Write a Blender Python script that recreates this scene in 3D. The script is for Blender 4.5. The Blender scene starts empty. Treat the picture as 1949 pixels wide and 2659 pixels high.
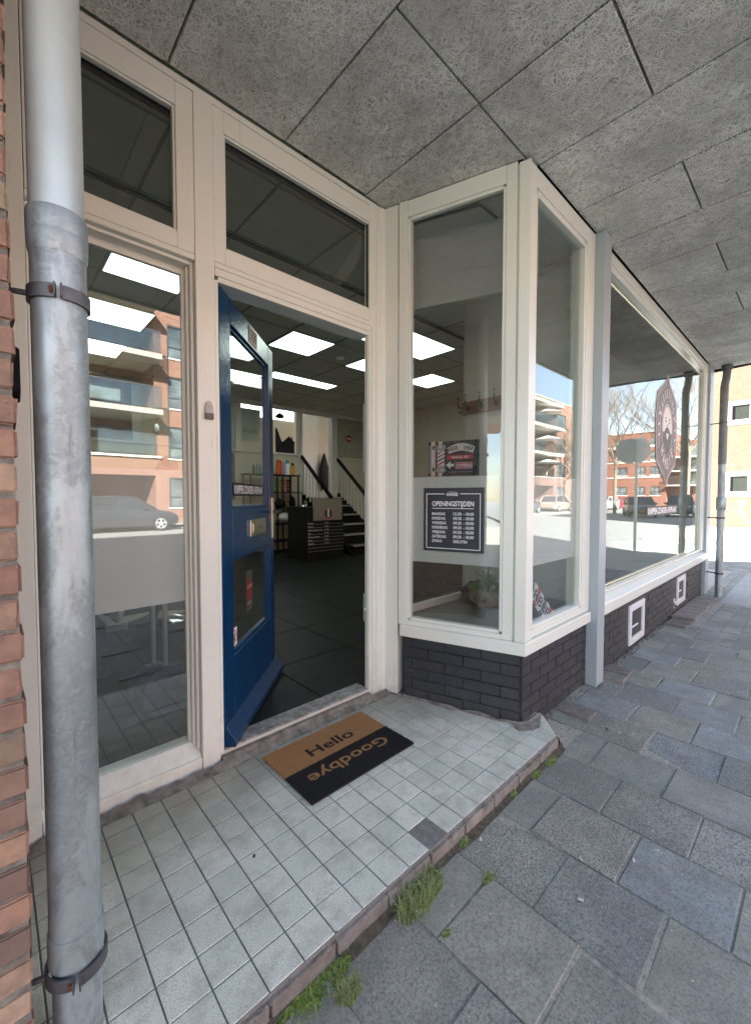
import bpy, bmesh, math, random
from mathutils import Vector, Matrix, noise
from mathutils.bvhtree import BVHTree
random.seed(7)
R = math.radians
sc = bpy.context.scene
col = sc.collection
# ------------------------------------------------------------------ camera, sky, sun, exposure
cam = bpy.data.cameras.new('camera'); camo = bpy.data.objects.new('camera', cam); col.objects.link(camo); sc.camera = camo
cam.sensor_fit = 'HORIZONTAL'; cam.sensor_width = 36; cam.lens = 36 * 1078 / 1949
cam.clip_start = .02; cam.clip_end = 900
camo.location = (-.27, -1.678, 1.20)
camo.rotation_euler = (R(90 - 2.08), 0, R(-43.0))
SUN = Vector((-7.6, 12.0, 9.2)).normalized()
W = bpy.data.worlds.new('World'); sc.world = W; W.use_nodes = True
nt = W.node_tree; N = nt.nodes; L = nt.links; N.clear()
wo = N.new('ShaderNodeOutputWorld'); bg = N.new('ShaderNodeBackground'); sky = N.new('ShaderNodeTexSky')
sky.sky_type = 'NISHITA'; sky.sun_disc = False
sky.sun_elevation = math.asin(SUN.z); sky.sun_rotation = math.atan2(SUN.x, SUN.y)
sky.air_density = 1.0; sky.dust_density = .5
tc = N.new('ShaderNodeTexCoord'); mp = N.new('ShaderNodeMapping'); mp.inputs['Scale'].default_value = (1.2, 2.2, 5)
ns = N.new('ShaderNodeTexNoise'); ns.inputs['Scale'].default_value = 1.7; ns.inputs['Detail'].default_value = 7; ns.inputs['Roughness'].default_value = .58
rp = N.new('ShaderNodeValToRGB'); rp.color_ramp.elements[0].position = .46; rp.color_ramp.elements[0].color = (.14, .14, .14, 1); rp.color_ramp.elements[1].position = .74
rp.color_ramp.elements[1].color = (.6, .6, .6, 1)
mx = N.new('ShaderNodeMixRGB'); mx.inputs['Color2'].default_value = (2.7, 2.85, 3.1, 1)
L.new(tc.outputs['Generated'], mp.inputs[0]); L.new(mp.outputs[0], ns.inputs['Vector']); L.new(ns.outputs['Fac'], rp.inputs[0])
L.new(rp.outputs[0], mx.inputs['Fac']); L.new(sky.outputs[0], mx.inputs['Color1']); L.new(mx.outputs[0], bg.inputs['Color'])
bg.inputs['Strength'].default_value = .065
L.new(bg.outputs[0], wo.inputs[0])
sl = bpy.data.lights.new('sun', 'SUN'); sl.energy = 4.9; sl.angle = R(.53); sl.color = (1, .97, .92)
so = bpy.data.objects.new('sun', sl); col.objects.link(so); so.rotation_euler = SUN.to_track_quat('Z', 'Y').to_euler()
sc.view_settings.view_transform = 'Standard'; sc.view_settings.look = 'None'; sc.view_settings.gamma = 1
sc.view_settings.use_curve_mapping = False
sc.view_settings.exposure = 3.7
sc.cycles.max_bounces = 12; sc.cycles.transparent_max_bounces = 24; sc.cycles.glossy_bounces = 5; sc.cycles.diffuse_bounces = 5
sc.cycles.sample_clamp_indirect = 6; sc.cycles.use_denoising = True
sc.cycles.caustics_reflective = False; sc.cycles.caustics_refractive = False

# ------------------------------------------------------------------ materials
class NG:
    """tiny node-graph writer"""
    def __init__(s, name):
        s.m = bpy.data.materials.new(name); s.m.use_nodes = True; s.t = s.m.node_tree; s.t.nodes.clear()
        s.out = s.n('OutputMaterial')
    def n(s, ty, **k):
        nd = s.t.nodes.new('ShaderNode' + ty)
        for a, b in k.items():
            if hasattr(nd, a): setattr(nd, a, b)
            else: nd.inputs[a].default_value = b
        return nd
    def l(s, a, b): s.t.links.new(a, b)
    def pos(s, scale=(1, 1, 1), rot=(0, 0, 0)):
        g = s.n('NewGeometry'); m = s.n('Mapping'); m.inputs['Scale'].default_value = scale; m.inputs['Rotation'].default_value = rot
        s.l(g.outputs['Position'], m.inputs[0]); return m.outputs[0]
    def noise(s, v, scale, detail=4, rough=.55, dist=0):
        x = s.n('TexNoise'); x.inputs['Scale'].default_value = scale; x.inputs['Detail'].default_value = detail
        x.inputs['Roughness'].default_value = rough; x.inputs['Distortion'].default_value = dist
        s.l(v, x.inputs['Vector']); return x.outputs['Fac']
    def ramp(s, f, stops):
        r = s.n('ValToRGB'); e = r.color_ramp.elements
        while len(e) < len(stops): e.new(.5)
        for i, (p, c) in enumerate(stops):
            e[i].position = p; e[i].color = c if len(c) == 4 else (*c, 1)
        s.l(f, r.inputs[0]); return r.outputs[0]
    def mix(s, f, a, b, mode='MIX'):
        m = s.n('MixRGB', blend_type=mode)
        for sock, v in ((m.inputs[0], f), (m.inputs[1], a), (m.inputs[2], b)):
            if isinstance(v, (int, float)): sock.default_value = v
            elif isinstance(v, tuple): sock.default_value = v if len(v) == 4 else (*v, 1)
            else: s.l(v, sock)
        return m.outputs[0]
    def math(s, op, a, b=0):
        m = s.n('Math', operation=op)
        for i, v in enumerate((a, b)):
            if isinstance(v, (int, float)): m.inputs[i].default_value = v
            else: s.l(v, m.inputs[i])
        return m.outputs[0]
    def bsdf(s, color, rough=.5, metal=0, bump=None, bs=.3, bd=.01, spec=.5, **k):
        b = s.n('BsdfPrincipled'); b.inputs['Metallic'].default_value = metal; b.inputs['Specular IOR Level'].default_value = spec
        if isinstance(color, tuple): b.inputs['Base Color'].default_value = (*color[:3], 1)
        else: s.l(color, b.inputs['Base Color'])
        if isinstance(rough, (int, float)): b.inputs['Roughness'].default_value = rough
        else: s.l(rough, b.inputs['Roughness'])
        if bump is not None:
            p = s.n('Bump'); p.inputs['Strength'].default_value = bs; p.inputs['Distance'].default_value = bd
            s.l(bump, p.inputs['Height']); s.l(p.outputs[0], b.inputs['Normal'])
        for a, v in k.items(): b.inputs[a].default_value = v
        s.l(b.outputs[0], s.out.inputs[0]); return s.m

def simple(name, c, rough=.5, metal=0, var=.12, scale=9, bs=.08, bd=.004, spec=.5):
    g = NG(name); v = g.pos(); f = g.noise(v, scale, 5, .6); f2 = g.noise(v, scale * 14, 3, .6)
    lo = tuple(x * (1 - var) for x in c); hi = tuple(min(1, x * (1 + var)) for x in c)
    cc = g.ramp(f, [(.3, lo), (.7, hi)])
    return g.bsdf(cc, rough, metal, f2, bs, bd, spec)

def paint_mat(name, c, dirt=(.33, .29, .24), rough=.32, amt=.5, splash=(.42, .38, .31)):
    g = NG(name); v = g.pos(); f = g.noise(v, 2.4, 6, .62); sm = g.noise(v, 55, 3, .5)
    base = g.ramp(f, [(.3, tuple(x * .95 for x in c)), (.7, c)])
    sp = g.ramp(g.noise(v, 34, 4, .7), [(.69, (0, 0, 0)), (.75, (amt, amt, amt))])
    cc = g.mix(sp, base, dirt)
    zz = g.n('SeparateXYZ'); g.l(g.pos(), zz.inputs[0])                    # splash dirt low down
    low = g.math('SUBTRACT', .42, g.math('MULTIPLY', zz.outputs['Z'], 1.5)); low = g.math('ADD', low, g.math('MULTIPLY', g.math('SUBTRACT', g.noise(v, 17, 6, .75), .55), 2.2))
    low = g.math('MULTIPLY', g.math('MINIMUM', g.math('MAXIMUM', low, 0), 1), .55)
    cc = g.mix(low, cc, splash)
    scr = g.ramp(g.noise(g.pos((1, 1, .05)), 60, 3, .6), [(.70, (0, 0, 0)), (.76, (.35, .35, .35))]); cc = g.mix(scr, cc, dirt)
    h = g.mix(.35, sm, g.noise(g.pos((1, 1, .08)), 90, 2, .5))
    return g.bsdf(cc, rough, 0, h, .3, .004)

M = {}
M['cream'] = paint_mat('cream_paint', (.80, .82, .735), amt=.45, rough=.22)
M['white_paint'] = paint_mat('white_gloss_paint', (.82, .82, .82), amt=.3, rough=.28)
M['grey_paint'] = paint_mat('blue_grey_paint', (.37, .42, .44), rough=.4, amt=.4)
M['blue'] = paint_mat('dark_blue_door_paint', (.004, .042, .125), dirt=(.06, .1, .17), rough=.2, amt=.12, splash=(.05, .07, .10))
M['black_brick'] = paint_mat('black_masonry_paint', (.030, .032, .037), dirt=(.11, .11, .11), rough=.5, amt=.35, splash=(.12, .11, .10))
M['wall_cream'] = simple('cream_plaster', (.62, .58, .47), .8, var=.05, scale=2)
M['wall_white'] = simple('pale_wall_paint', (.66, .65, .60), .7, var=.04, scale=2)
M['black'] = simple('black_satin', (.007, .007, .008), .5, var=.1, spec=.2)
M['black_matt'] = simple('black_matt', (.018, .018, .02), .8, var=.1)
M['steel'] = simple('brushed_steel', (.62, .58, .50), .28, 1, var=.06, scale=40)
M['chrome'] = simple('polished_chrome', (.75, .75, .76), .08, 1, var=.02)
M['dark_gap'] = simple('shadow_gap_black', (.01, .009, .012), .9)
M['wood'] = None
g = NG('oiled_wood'); v = g.pos((3, 3, 22)); f = g.noise(v, 6, 6, .6, 1.5)
M['wood'] = g.bsdf(g.ramp(f, [(.3, (.16, .075, .03)), (.7, (.30, .15, .065))]), .45, 0, f, .1, .003)
g = NG('dark_oak_board'); v = g.pos((2, 26, 3)); f = g.noise(v, 5, 6, .6, 1.2)
M['sill_wood'] = g.bsdf(g.ramp(f, [(.3, (.045, .038, .033)), (.7, (.10, .085, .072))]), .42, 0, f, .2, .003)

# glass: transparent sheet that mirrors by Fresnel (both faces of the 5 mm pane are modelled)
def glass_mat(name, tint, gain=1.0, dirt=.02):
    g = NG(name); tr = g.n('BsdfTransparent'); tr.inputs[0].default_value = (*tint, 1)
    gl = g.n('BsdfGlossy'); gl.inputs['Roughness'].default_value = 0; gl.inputs[0].default_value = (1, 1, 1, 1)
    geo = g.n('NewGeometry'); dp = g.n('VectorMath', operation='DOT_PRODUCT'); g.l(geo.outputs['Normal'], dp.inputs[0]); g.l(geo.outputs['Incoming'], dp.inputs[1])
    c = g.math('ABSOLUTE', dp.outputs['Value']); k = g.math('SUBTRACT', 1, c)
    p = g.math('POWER', k, 5); fr = g.math('ADD', g.math('MULTIPLY', p, .50), .045 * gain)
    fr = g.math('MINIMUM', fr, 1)
    ms = g.n('MixShader'); g.l(fr, ms.inputs[0]); g.l(tr.outputs[0], ms.inputs[1]); g.l(gl.outputs[0], ms.inputs[2])
    df = g.n('BsdfDiffuse'); df.inputs[0].default_value = (.7, .7, .68, 1)
    dn = g.noise(g.pos(), 3, 5, .7); dd = g.math('MULTIPLY', dn, dirt)
    m2 = g.n('MixShader'); g.l(dd, m2.inputs[0]); g.l(ms.outputs[0], m2.inputs[1]); g.l(df.outputs[0], m2.inputs[2])
    g.l(m2.outputs[0], g.out.inputs[0]); return g.m
M['glass'] = glass_mat('window_glass', (.90, .92, .905), 2.3)
M['glass_old'] = glass_mat('transom_glass', (.88, .90, .87), 1.0)
M['car_glass'] = glass_mat('car_glass', (.12, .14, .15), 1.6)

def film_mat():
    g = NG('frosted_film'); d = g.n('BsdfDiffuse'); d.inputs[0].default_value = (.88, .89, .85, 1)
    t = g.n('BsdfTranslucent'); t.inputs[0].default_value = (.72, .73, .70, 1)
    tr = g.n('BsdfTransparent')
    a = g.n('MixShader'); a.inputs[0].default_value = .20; g.l(d.outputs[0], a.inputs[1]); g.l(t.outputs[0], a.inputs[2])
    b = g.n('MixShader'); b.inputs[0].default_value = .05; g.l(a.outputs[0], b.inputs[1]); g.l(tr.outputs[0], b.inputs[2])
    g.l(b.outputs[0], g.out.inputs[0]); return g.m
M['film'] = film_mat()
g = NG('opal_glass'); t = g.n('BsdfTranslucent'); t.inputs[0].default_value = (.75, .78, .80, 1); g.l(t.outputs[0], g.out.inputs[0]); M['opal'] = g.m

def emit(name, c, s):
    g = NG(name); e = g.n('Emission'); e.inputs[0].default_value = (*c, 1); e.inputs[1].default_value = s; g.l(e.outputs[0], g.out.inputs[0]); return g.m
M['led'] = emit('led_panel_light', (.84, 1.0, .91), .44)
M['led_dot'] = emit('led_strip_light', (1, .87, .62), .13)

# wood-wool cement board: pale strands over a dark open core
def woodwool():
    g = NG('wood_wool_board'); acc = None
    for i, (rz, sc_) in enumerate(((20, 1.0), (75, 1.1), (130, .9), (160, 1.2), (48, 1.0), (102, 1.05))):
        gg = g.n('NewGeometry'); ad = g.n('VectorMath', operation='ADD'); ad.inputs[1].default_value = (i * 3.7, i * 1.9, 0)
        wv = g.n('TexNoise'); wv.inputs['Scale'].default_value = 14; wv.inputs['Detail'].default_value = 1
        g.l(gg.outputs['Position'], wv.inputs['Vector'])
        sb = g.n('VectorMath', operation='SUBTRACT'); g.l(wv.outputs['Color'], sb.inputs[0]); sb.inputs[1].default_value = (.5, .5, .5)
        scl = g.n('VectorMath', operation='SCALE'); g.l(sb.outputs[0], scl.inputs[0]); scl.inputs['Scale'].default_value = .05
        g.l(gg.outputs['Position'], ad.inputs[0]); a2 = g.n('VectorMath', operation='ADD'); g.l(ad.outputs[0], a2.inputs[0]); g.l(scl.outputs[0], a2.inputs[1])
        mp = g.n('Mapping'); mp.inputs['Rotation'].default_value = (0, 0, R(rz)); mp2 = g.n('Mapping'); mp2.inputs['Scale'].default_value = (17 * sc_, 270 * sc_, 1)
        g.l(a2.outputs[0], mp.inputs[0]); g.l(mp.outputs[0], mp2.inputs[0])
        n_ = g.noise(mp2.outputs[0], 1, 1, .4)
        s_ = g.ramp(n_, [(.55, (0, 0, 0)), (.625, (1, 1, 1))])
        acc = s_ if acc is None else g.mix(.999, acc, s_, 'LIGHTEN')
    v = g.pos(); big = g.noise(v, 3.2, 5, .62)
    cover = g.ramp(big, [(.38, (.55, .55, .55)), (.58, (1, 1, 1))])
    fac = g.mix(1, acc, cover, 'MULTIPLY')
    smooth = g.ramp(g.noise(v, 2.1, 4, .6), [(.52, (0, 0, 0)), (.68, (.8, .8, .8))])
    oi = g.n('ObjectInfo'); tone = g.ramp(oi.outputs['Random'], [(0, (.86, .86, .86)), (1, (1, 1, 1))])
    c0 = g.mix(fac, (.36, .36, .325), (.97, .97, .90))
    c1 = g.mix(smooth, c0, g.mix(.5, c0, (.70, .70, .63)))
    c2 = g.mix(1, c1, tone, 'MULTIPLY')
    return g.bsdf(c2, .95, 0, fac, .45, .006, .2)
M['woodwool'] = woodwool()

def zinc():
    g = NG('galvanised_zinc'); v = g.pos()
    vo = g.n('TexVoronoi'); vo.inputs['Scale'].default_value = 75
    wn = g.n('TexNoise'); wn.inputs['Scale'].default_value = 25; g.l(v, wn.inputs['Vector']); 
    mv = g.mix(.10, v, wn.outputs['Color'], 'ADD'); g.l(mv, vo.inputs['Vector'])
    sp = g.ramp(g.n('SeparateColor').outputs[0] if False else vo.outputs['Distance'], [(0, (.25, .255, .27)), (.6, (.36, .37, .385))])
    cell = g.n('SeparateColor'); g.l(vo.outputs['Color'], cell.inputs[0])
    spc = g.ramp(cell.outputs[0], [(0, (.26, .30, .31)), (1, (.335, .38, .39))])
    st = g.ramp(g.noise(g.pos((1, 1, .35)), 9, 6, .65, .6), [(.48, (0, 0, 0)), (.53, (.5, .5, .5)), (.68, (.9, .9, .9))])
    c = g.mix(st, spc, (.47, .54, .555))
    dk = g.ramp(g.noise(g.pos((1, 1, .12)), 16, 6, .7), [(.60, (0, 0, 0)), (.72, (.8, .8, .8))])
    c = g.mix(dk, c, (.13, .13, .14))
    rg = g.ramp(g.noise(v, 7, 4, .6), [(.3, (.38, .38, .38)), (.7, (.58, .58, .58))])
    return g.bsdf(c, rg, .62, g.noise(v, 60, 3, .6), .12, .002)
M['zinc'] = zinc()
M['zinc_smooth'] = simple('plain_grey_pipe', (.53, .60, .585), .36, .35, var=.08, scale=6)
M['zinc_dark'] = simple('dark_galvanised_clamp', (.12, .12, .13), .5, .6, var=.25, scale=20, bs=.3)
M['rust'] = simple('rusted_iron', (.16, .05, .02), .9, 0, var=.4, scale=60, bs=.6)

def brick_mat(name, stops, rough=.9, bs=.5):
    g = NG(name); oi = g.n('ObjectInfo'); v = g.pos()
    a = g.ramp(oi.outputs['Random'], stops)
    f = g.noise(v, 22, 6, .65); b = g.mix(g.ramp(f, [(.35, (.6, .6, .6)), (.62, (0, 0, 0))]), a, (.13, .09, .075), 'MIX')
    b = g.mix(g.ramp(g.noise(v, 60, 4, .7), [(.66, (0, 0, 0)), (.74, (.6, .6, .6))]), b, (.6, .5, .42))
    return g.bsdf(b, rough, 0, g.mix(.5, f, g.noise(v, 140, 3, .6)), bs, .006)
M['brick'] = brick_mat('weathered_red_brick', [(0, (.40, .235, .155)), (.25, (.30, .17, .12)), (.45, (.42, .265, .175)), (.62, (.20, .13, .10)), (.78, (.33, .275, .175)), (.9, (.36, .22, .155)), (1, (.47, .345, .23))])
M['brick_brown'] = brick_mat('brown_edging_brick', [(0, (.21, .185, .16)), (.5, (.25, .225, .20)), (1, (.30, .27, .235))])
M['mortar'] = simple('rough_mortar', (.34, .31, .26), .95, var=.5, scale=30, bs=1, bd=.012)

def facade_brick(name, c1, c2, m, sx=.22, sy=.065, axis='x', patch=None):
    g = NG(name); ge = g.n('NewGeometry'); sp = g.n('SeparateXYZ'); g.l(ge.outputs['Position'], sp.inputs[0]); cb = g.n('CombineXYZ')
    g.l(sp.outputs['X' if axis == 'x' else 'Y'], cb.inputs[0]); g.l(sp.outputs['Z'], cb.inputs[1])
    bt = g.n('TexBrick'); bt.inputs['Scale'].default_value = 1; bt.inputs['Brick Width'].default_value = sx; bt.inputs['Row Height'].default_value = sy
    bt.inputs['Mortar Size'].default_value = sy * .085; bt.inputs['Mortar Smooth'].default_value = .2
    bt.inputs['Color1'].default_value = (*c1, 1); bt.inputs['Color2'].default_value = (*c2, 1); bt.inputs['Mortar'].default_value = (*m, 1)
    g.l(cb.outputs[0], bt.inputs['Vector'])
    f = g.noise(g.pos(), 1.3, 6, .6); c = g.mix(g.ramp(f, [(.3, (.35, .35, .35)), (.6, (0, 0, 0))]), bt.outputs['Color'], tuple(x * .6 for x in c1))
    if patch:
        c = g.mix(g.ramp(g.noise(g.pos(), 1.1, 5, .7, .8), [(.56, (0, 0, 0)), (.62, (.8, .8, .8))]), c, patch)
    return g.bsdf(c, .9, 0, bt.outputs['Fac'], -.4, .01)
M['apartment_brick'] = facade_brick('orange_red_facade_brick', (.27, .135, .092), (.22, .11, .075), (.24, .18, .14))
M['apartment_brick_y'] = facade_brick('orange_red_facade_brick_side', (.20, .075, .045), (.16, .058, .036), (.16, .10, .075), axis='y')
M['yellow_brick'] = facade_brick('buff_facade_brick', (.095, .055, .030), (.075, .040, .024), (.17, .14, .09), .22, .066, 'y')
M['red_render'] = facade_brick('pale_red_repaired_brick', (.115, .058, .038), (.09, .048, .032), (.13, .088, .06), .22, .066, 'y', (.17, .13, .095))
M['concrete'] = simple('pale_concrete', (.40, .37, .31), .85, var=.1, scale=5)
M['stone_white'] = simple('white_band_stone', (.58, .55, .48), .8, var=.06)

def tile_mat():
    g = NG('speckled_pale_tile'); v = g.pos(); oi = g.n('ObjectInfo')
    b = g.ramp(oi.outputs['Random'], [(0, (.62, .64, .545)), (.5, (.68, .69, .595)), (1, (.74, .74, .645))])
    s = g.ramp(g.noise(v, 270, 3, .75), [(.50, (0, 0, 0)), (.60, (.65, .65, .65))])
    c = g.mix(s, b, (.28, .32, .26))
    # grime tracked in along the frame and round the bay foot
    sp = g.n('SeparateXYZ'); g.l(g.pos(), sp.inputs[0])
    d1 = g.math('MULTIPLY', g.math('ADD', sp.outputs['Y'], .32), 1.7)
    nz = g.noise(v, 6, 6, .65); d = g.math('MULTIPLY', g.math('MAXIMUM', g.math('ADD', d1, g.math('SUBTRACT', nz, .5)), 0), 1.15)
    d = g.math('MINIMUM', d, .72)
    c = g.mix(d, c, (.20, .18, .145))
    c = g.mix(g.ramp(g.noise(v, 11, 5, .7), [(.48, (0, 0, 0)), (.72, (.6, .6, .6))]), c, (.30, .29, .24))
    c = g.mix(g.ramp(g.noise(v, 2.2, 5, .65), [(.45, (0, 0, 0)), (.68, (.35, .35, .35))]), c, (.34, .335, .29))
    return g.bsdf(c, .5, 0, g.noise(v, 300, 2, .5), .08, .001)
M['tile'] = tile_mat()
M['grout'] = simple('grey_grout', (.19, .18, .17), .9, var=.3, scale=40)
M['grime'] = simple('dirty_cement', (.26, .24, .205), .95, var=.5, scale=18, bs=.9, bd=.01)

def paver_mat(name, stops, speck=.6):
    g = NG(name); v = g.pos(); oi = g.n('ObjectInfo'); b = g.ramp(oi.outputs['Random'], stops)
    # every slab has its own grain: the random number shifts the coarseness
    b = g.mix(g.ramp(g.noise(v, 7, 8, .7), [(.34, (.75, .75, .75)), (.62, (0, 0, 0))]), b, (.18, .175, .16))
    b = g.mix(g.ramp(g.noise(v, 2.3, 7, .7, .6), [(.50, (0, 0, 0)), (.66, (.45, .45, .45))]), b, (.46, .44, .38))
    rr = g.math('MULTIPLY', oi.outputs['Random'], 7.31); rr = g.math('FRACT', rr)
    gr = g.ramp(g.noise(v, 125, 4, .75), [(.47, (0, 0, 0)), (.60, (1, 1, 1))]); gr = g.mix(g.math('ADD', .45, g.math('MULTIPLY', rr, .5)), (0, 0, 0), gr)
    b = g.mix(gr, b, (.11, .108, .105))
    li = g.ramp(g.noise(v, 118, 3, .65), [(.62, (0, 0, 0)), (.68, (speck, speck, speck))]); b = g.mix(g.mix(rr, (0, 0, 0), li), b, (.62, .62, .58))
    b = g.mix(g.ramp(g.noise(v, 21, 2, .5, .8), [(.735, (0, 0, 0)), (.745, (.75, .75, .75))]), b, (.50, .51, .48))
    return g.bsdf(b, .85, 0, g.mix(.5, g.noise(v, 130, 4, .75), g.noise(v, 12, 5, .65)), .7, .005)
M['paver'] = paver_mat('grey_concrete_paver', [(0, (.27, .275, .235)), (.25, (.36, .352, .285)), (.45, (.19, .20, .175)), (.62, (.32, .325, .27)), (.8, (.23, .24, .21)), (1, (.39, .38, .31))])
M['paver_blue'] = paver_mat('smooth_blue_grey_paver', [(0, (.27, .295, .29)), (1, (.31, .33, .32))], .15)
M['sand'] = simple('jointing_sand', (.38, .36, .31), 1, var=.4, scale=60, bs=.8)
M['asphalt'] = simple('asphalt', (.20, .205, .195), .9, var=.25, scale=3, bs=.5)
M['road_brick'] = facade_brick('worn_street_paving', (.20, .17, .14), (.16, .14, .12), (.11, .10, .09))
g = NG('plain_street_paving'); v = g.pos(); f = g.noise(v, 1.4, 7, .65)
M['road_pave'] = g.bsdf(g.ramp(f, [(.3, (.22, .22, .20)), (.7, (.28, .28, .255))]), .9, 0, g.noise(v, 90, 3, .6), .4, .004)
M['road_paint'] = simple('white_road_paint', (.75, .75, .73), .7, var=.15, scale=8)
M['kerb'] = simple('kerb_concrete', (.33, .32, .29), .85, var=.12)
def slate():
    g = NG('dark_slate_tile'); v = g.pos((1, 5, 1)); oi = g.n('ObjectInfo'); f = g.noise(v, 4, 6, .6, .6)
    c = g.ramp(f, [(.3, (.009, .010, .010)), (.7, (.019, .020, .019))])
    return g.bsdf(c, .45, 0, f, .15, .003, .07)
M['slate'] = slate()
M['slate_joint'] = simple('floor_joint', (.05, .05, .045), .8)
M['ceiling_tile'] = simple('ceiling_tile_board', (.62, .63, .56), .95, var=.03)
M['ceiling_bar'] = simple('ceiling_grid_bar', (.30, .30, .27), .8)
M['leaf'] = None
def leaf_mat(name, a, b):
    g = NG(name); f = g.noise(g.pos(), 70, 3, .6)
    m = g.bsdf(g.ramp(f, [(.3, a), (.7, b)]), .6, 0); bs = m.node_tree.nodes['Principled BSDF'] if 'Principled BSDF' in m.node_tree.nodes else None
    return m
M['leaf'] = leaf_mat('weed_green', (.10, .17, .03), (.24, .33, .08))
M['grass'] = leaf_mat('grass_green', (.14, .20, .05), (.36, .38, .17))
M['moss'] = leaf_mat('moss_green', (.09, .15, .02), (.22, .29, .05))
M['bark'] = simple('grey_bark', (.17, .135, .10), .9, var=.3, scale=20)
def flat(name, c, rough=.5): return simple(name, c, rough, var=.03)
M['red'] = flat('red_print', (.50, .03, .035)); M['white'] = flat('white_print', (.80, .80, .80)); M['navy'] = flat('navy_print', (.04, .045, .20))
M['char'] = flat('charcoal_print', (.026, .029, .036), .45); M['ink'] = flat('black_print', (.02, .02, .03)); M['cloth'] = flat('grey_brown_board', (.20, .165, .13), .8)
M['gold'] = flat('gold_print', (.42, .30, .10)); M['teal'] = flat('teal_plastic', (.06, .28, .32)); M['orange'] = flat('orange_plastic', (.60, .10, .02))
M['lilac'] = flat('lilac_plastic', (.35, .30, .45)); M['amber'] = flat('amber_plastic', (.55, .26, .03)); M['lime'] = flat('lime_plastic', (.16, .42, .04)); M['maroon'] = flat('maroon_plastic', (.20, .04, .03))
M['coir'] = flat('coir_fibre', (.40, .215, .09), .95); M['coir_black'] = flat('black_coir_fibre', (.016, .014, .013), .95)
M['bowl'] = simple('mottled_clay_bowl', (.24, .19, .13), .75, var=.5, scale=24, bs=.4)
M['dust_blue'] = flat('navy_plastic', (.02, .03, .085), .4)
M['alu'] = simple('grey_tube', (.52, .52, .56), .4, .2, var=.03)
M['skin'] = flat('skin', (.45, .25, .17), .6); M['hair'] = flat('dark_brown_hair', (.03, .016, .01), .8)
M['mirror'] = simple('mirror', (.8, .8, .8), .02, 1, var=0)
M['cream_print'] = flat('cream_print', (.72, .66, .6))
M['purple_grey'] = flat('dark_plum_print', (.10, .085, .10), .5)

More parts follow.
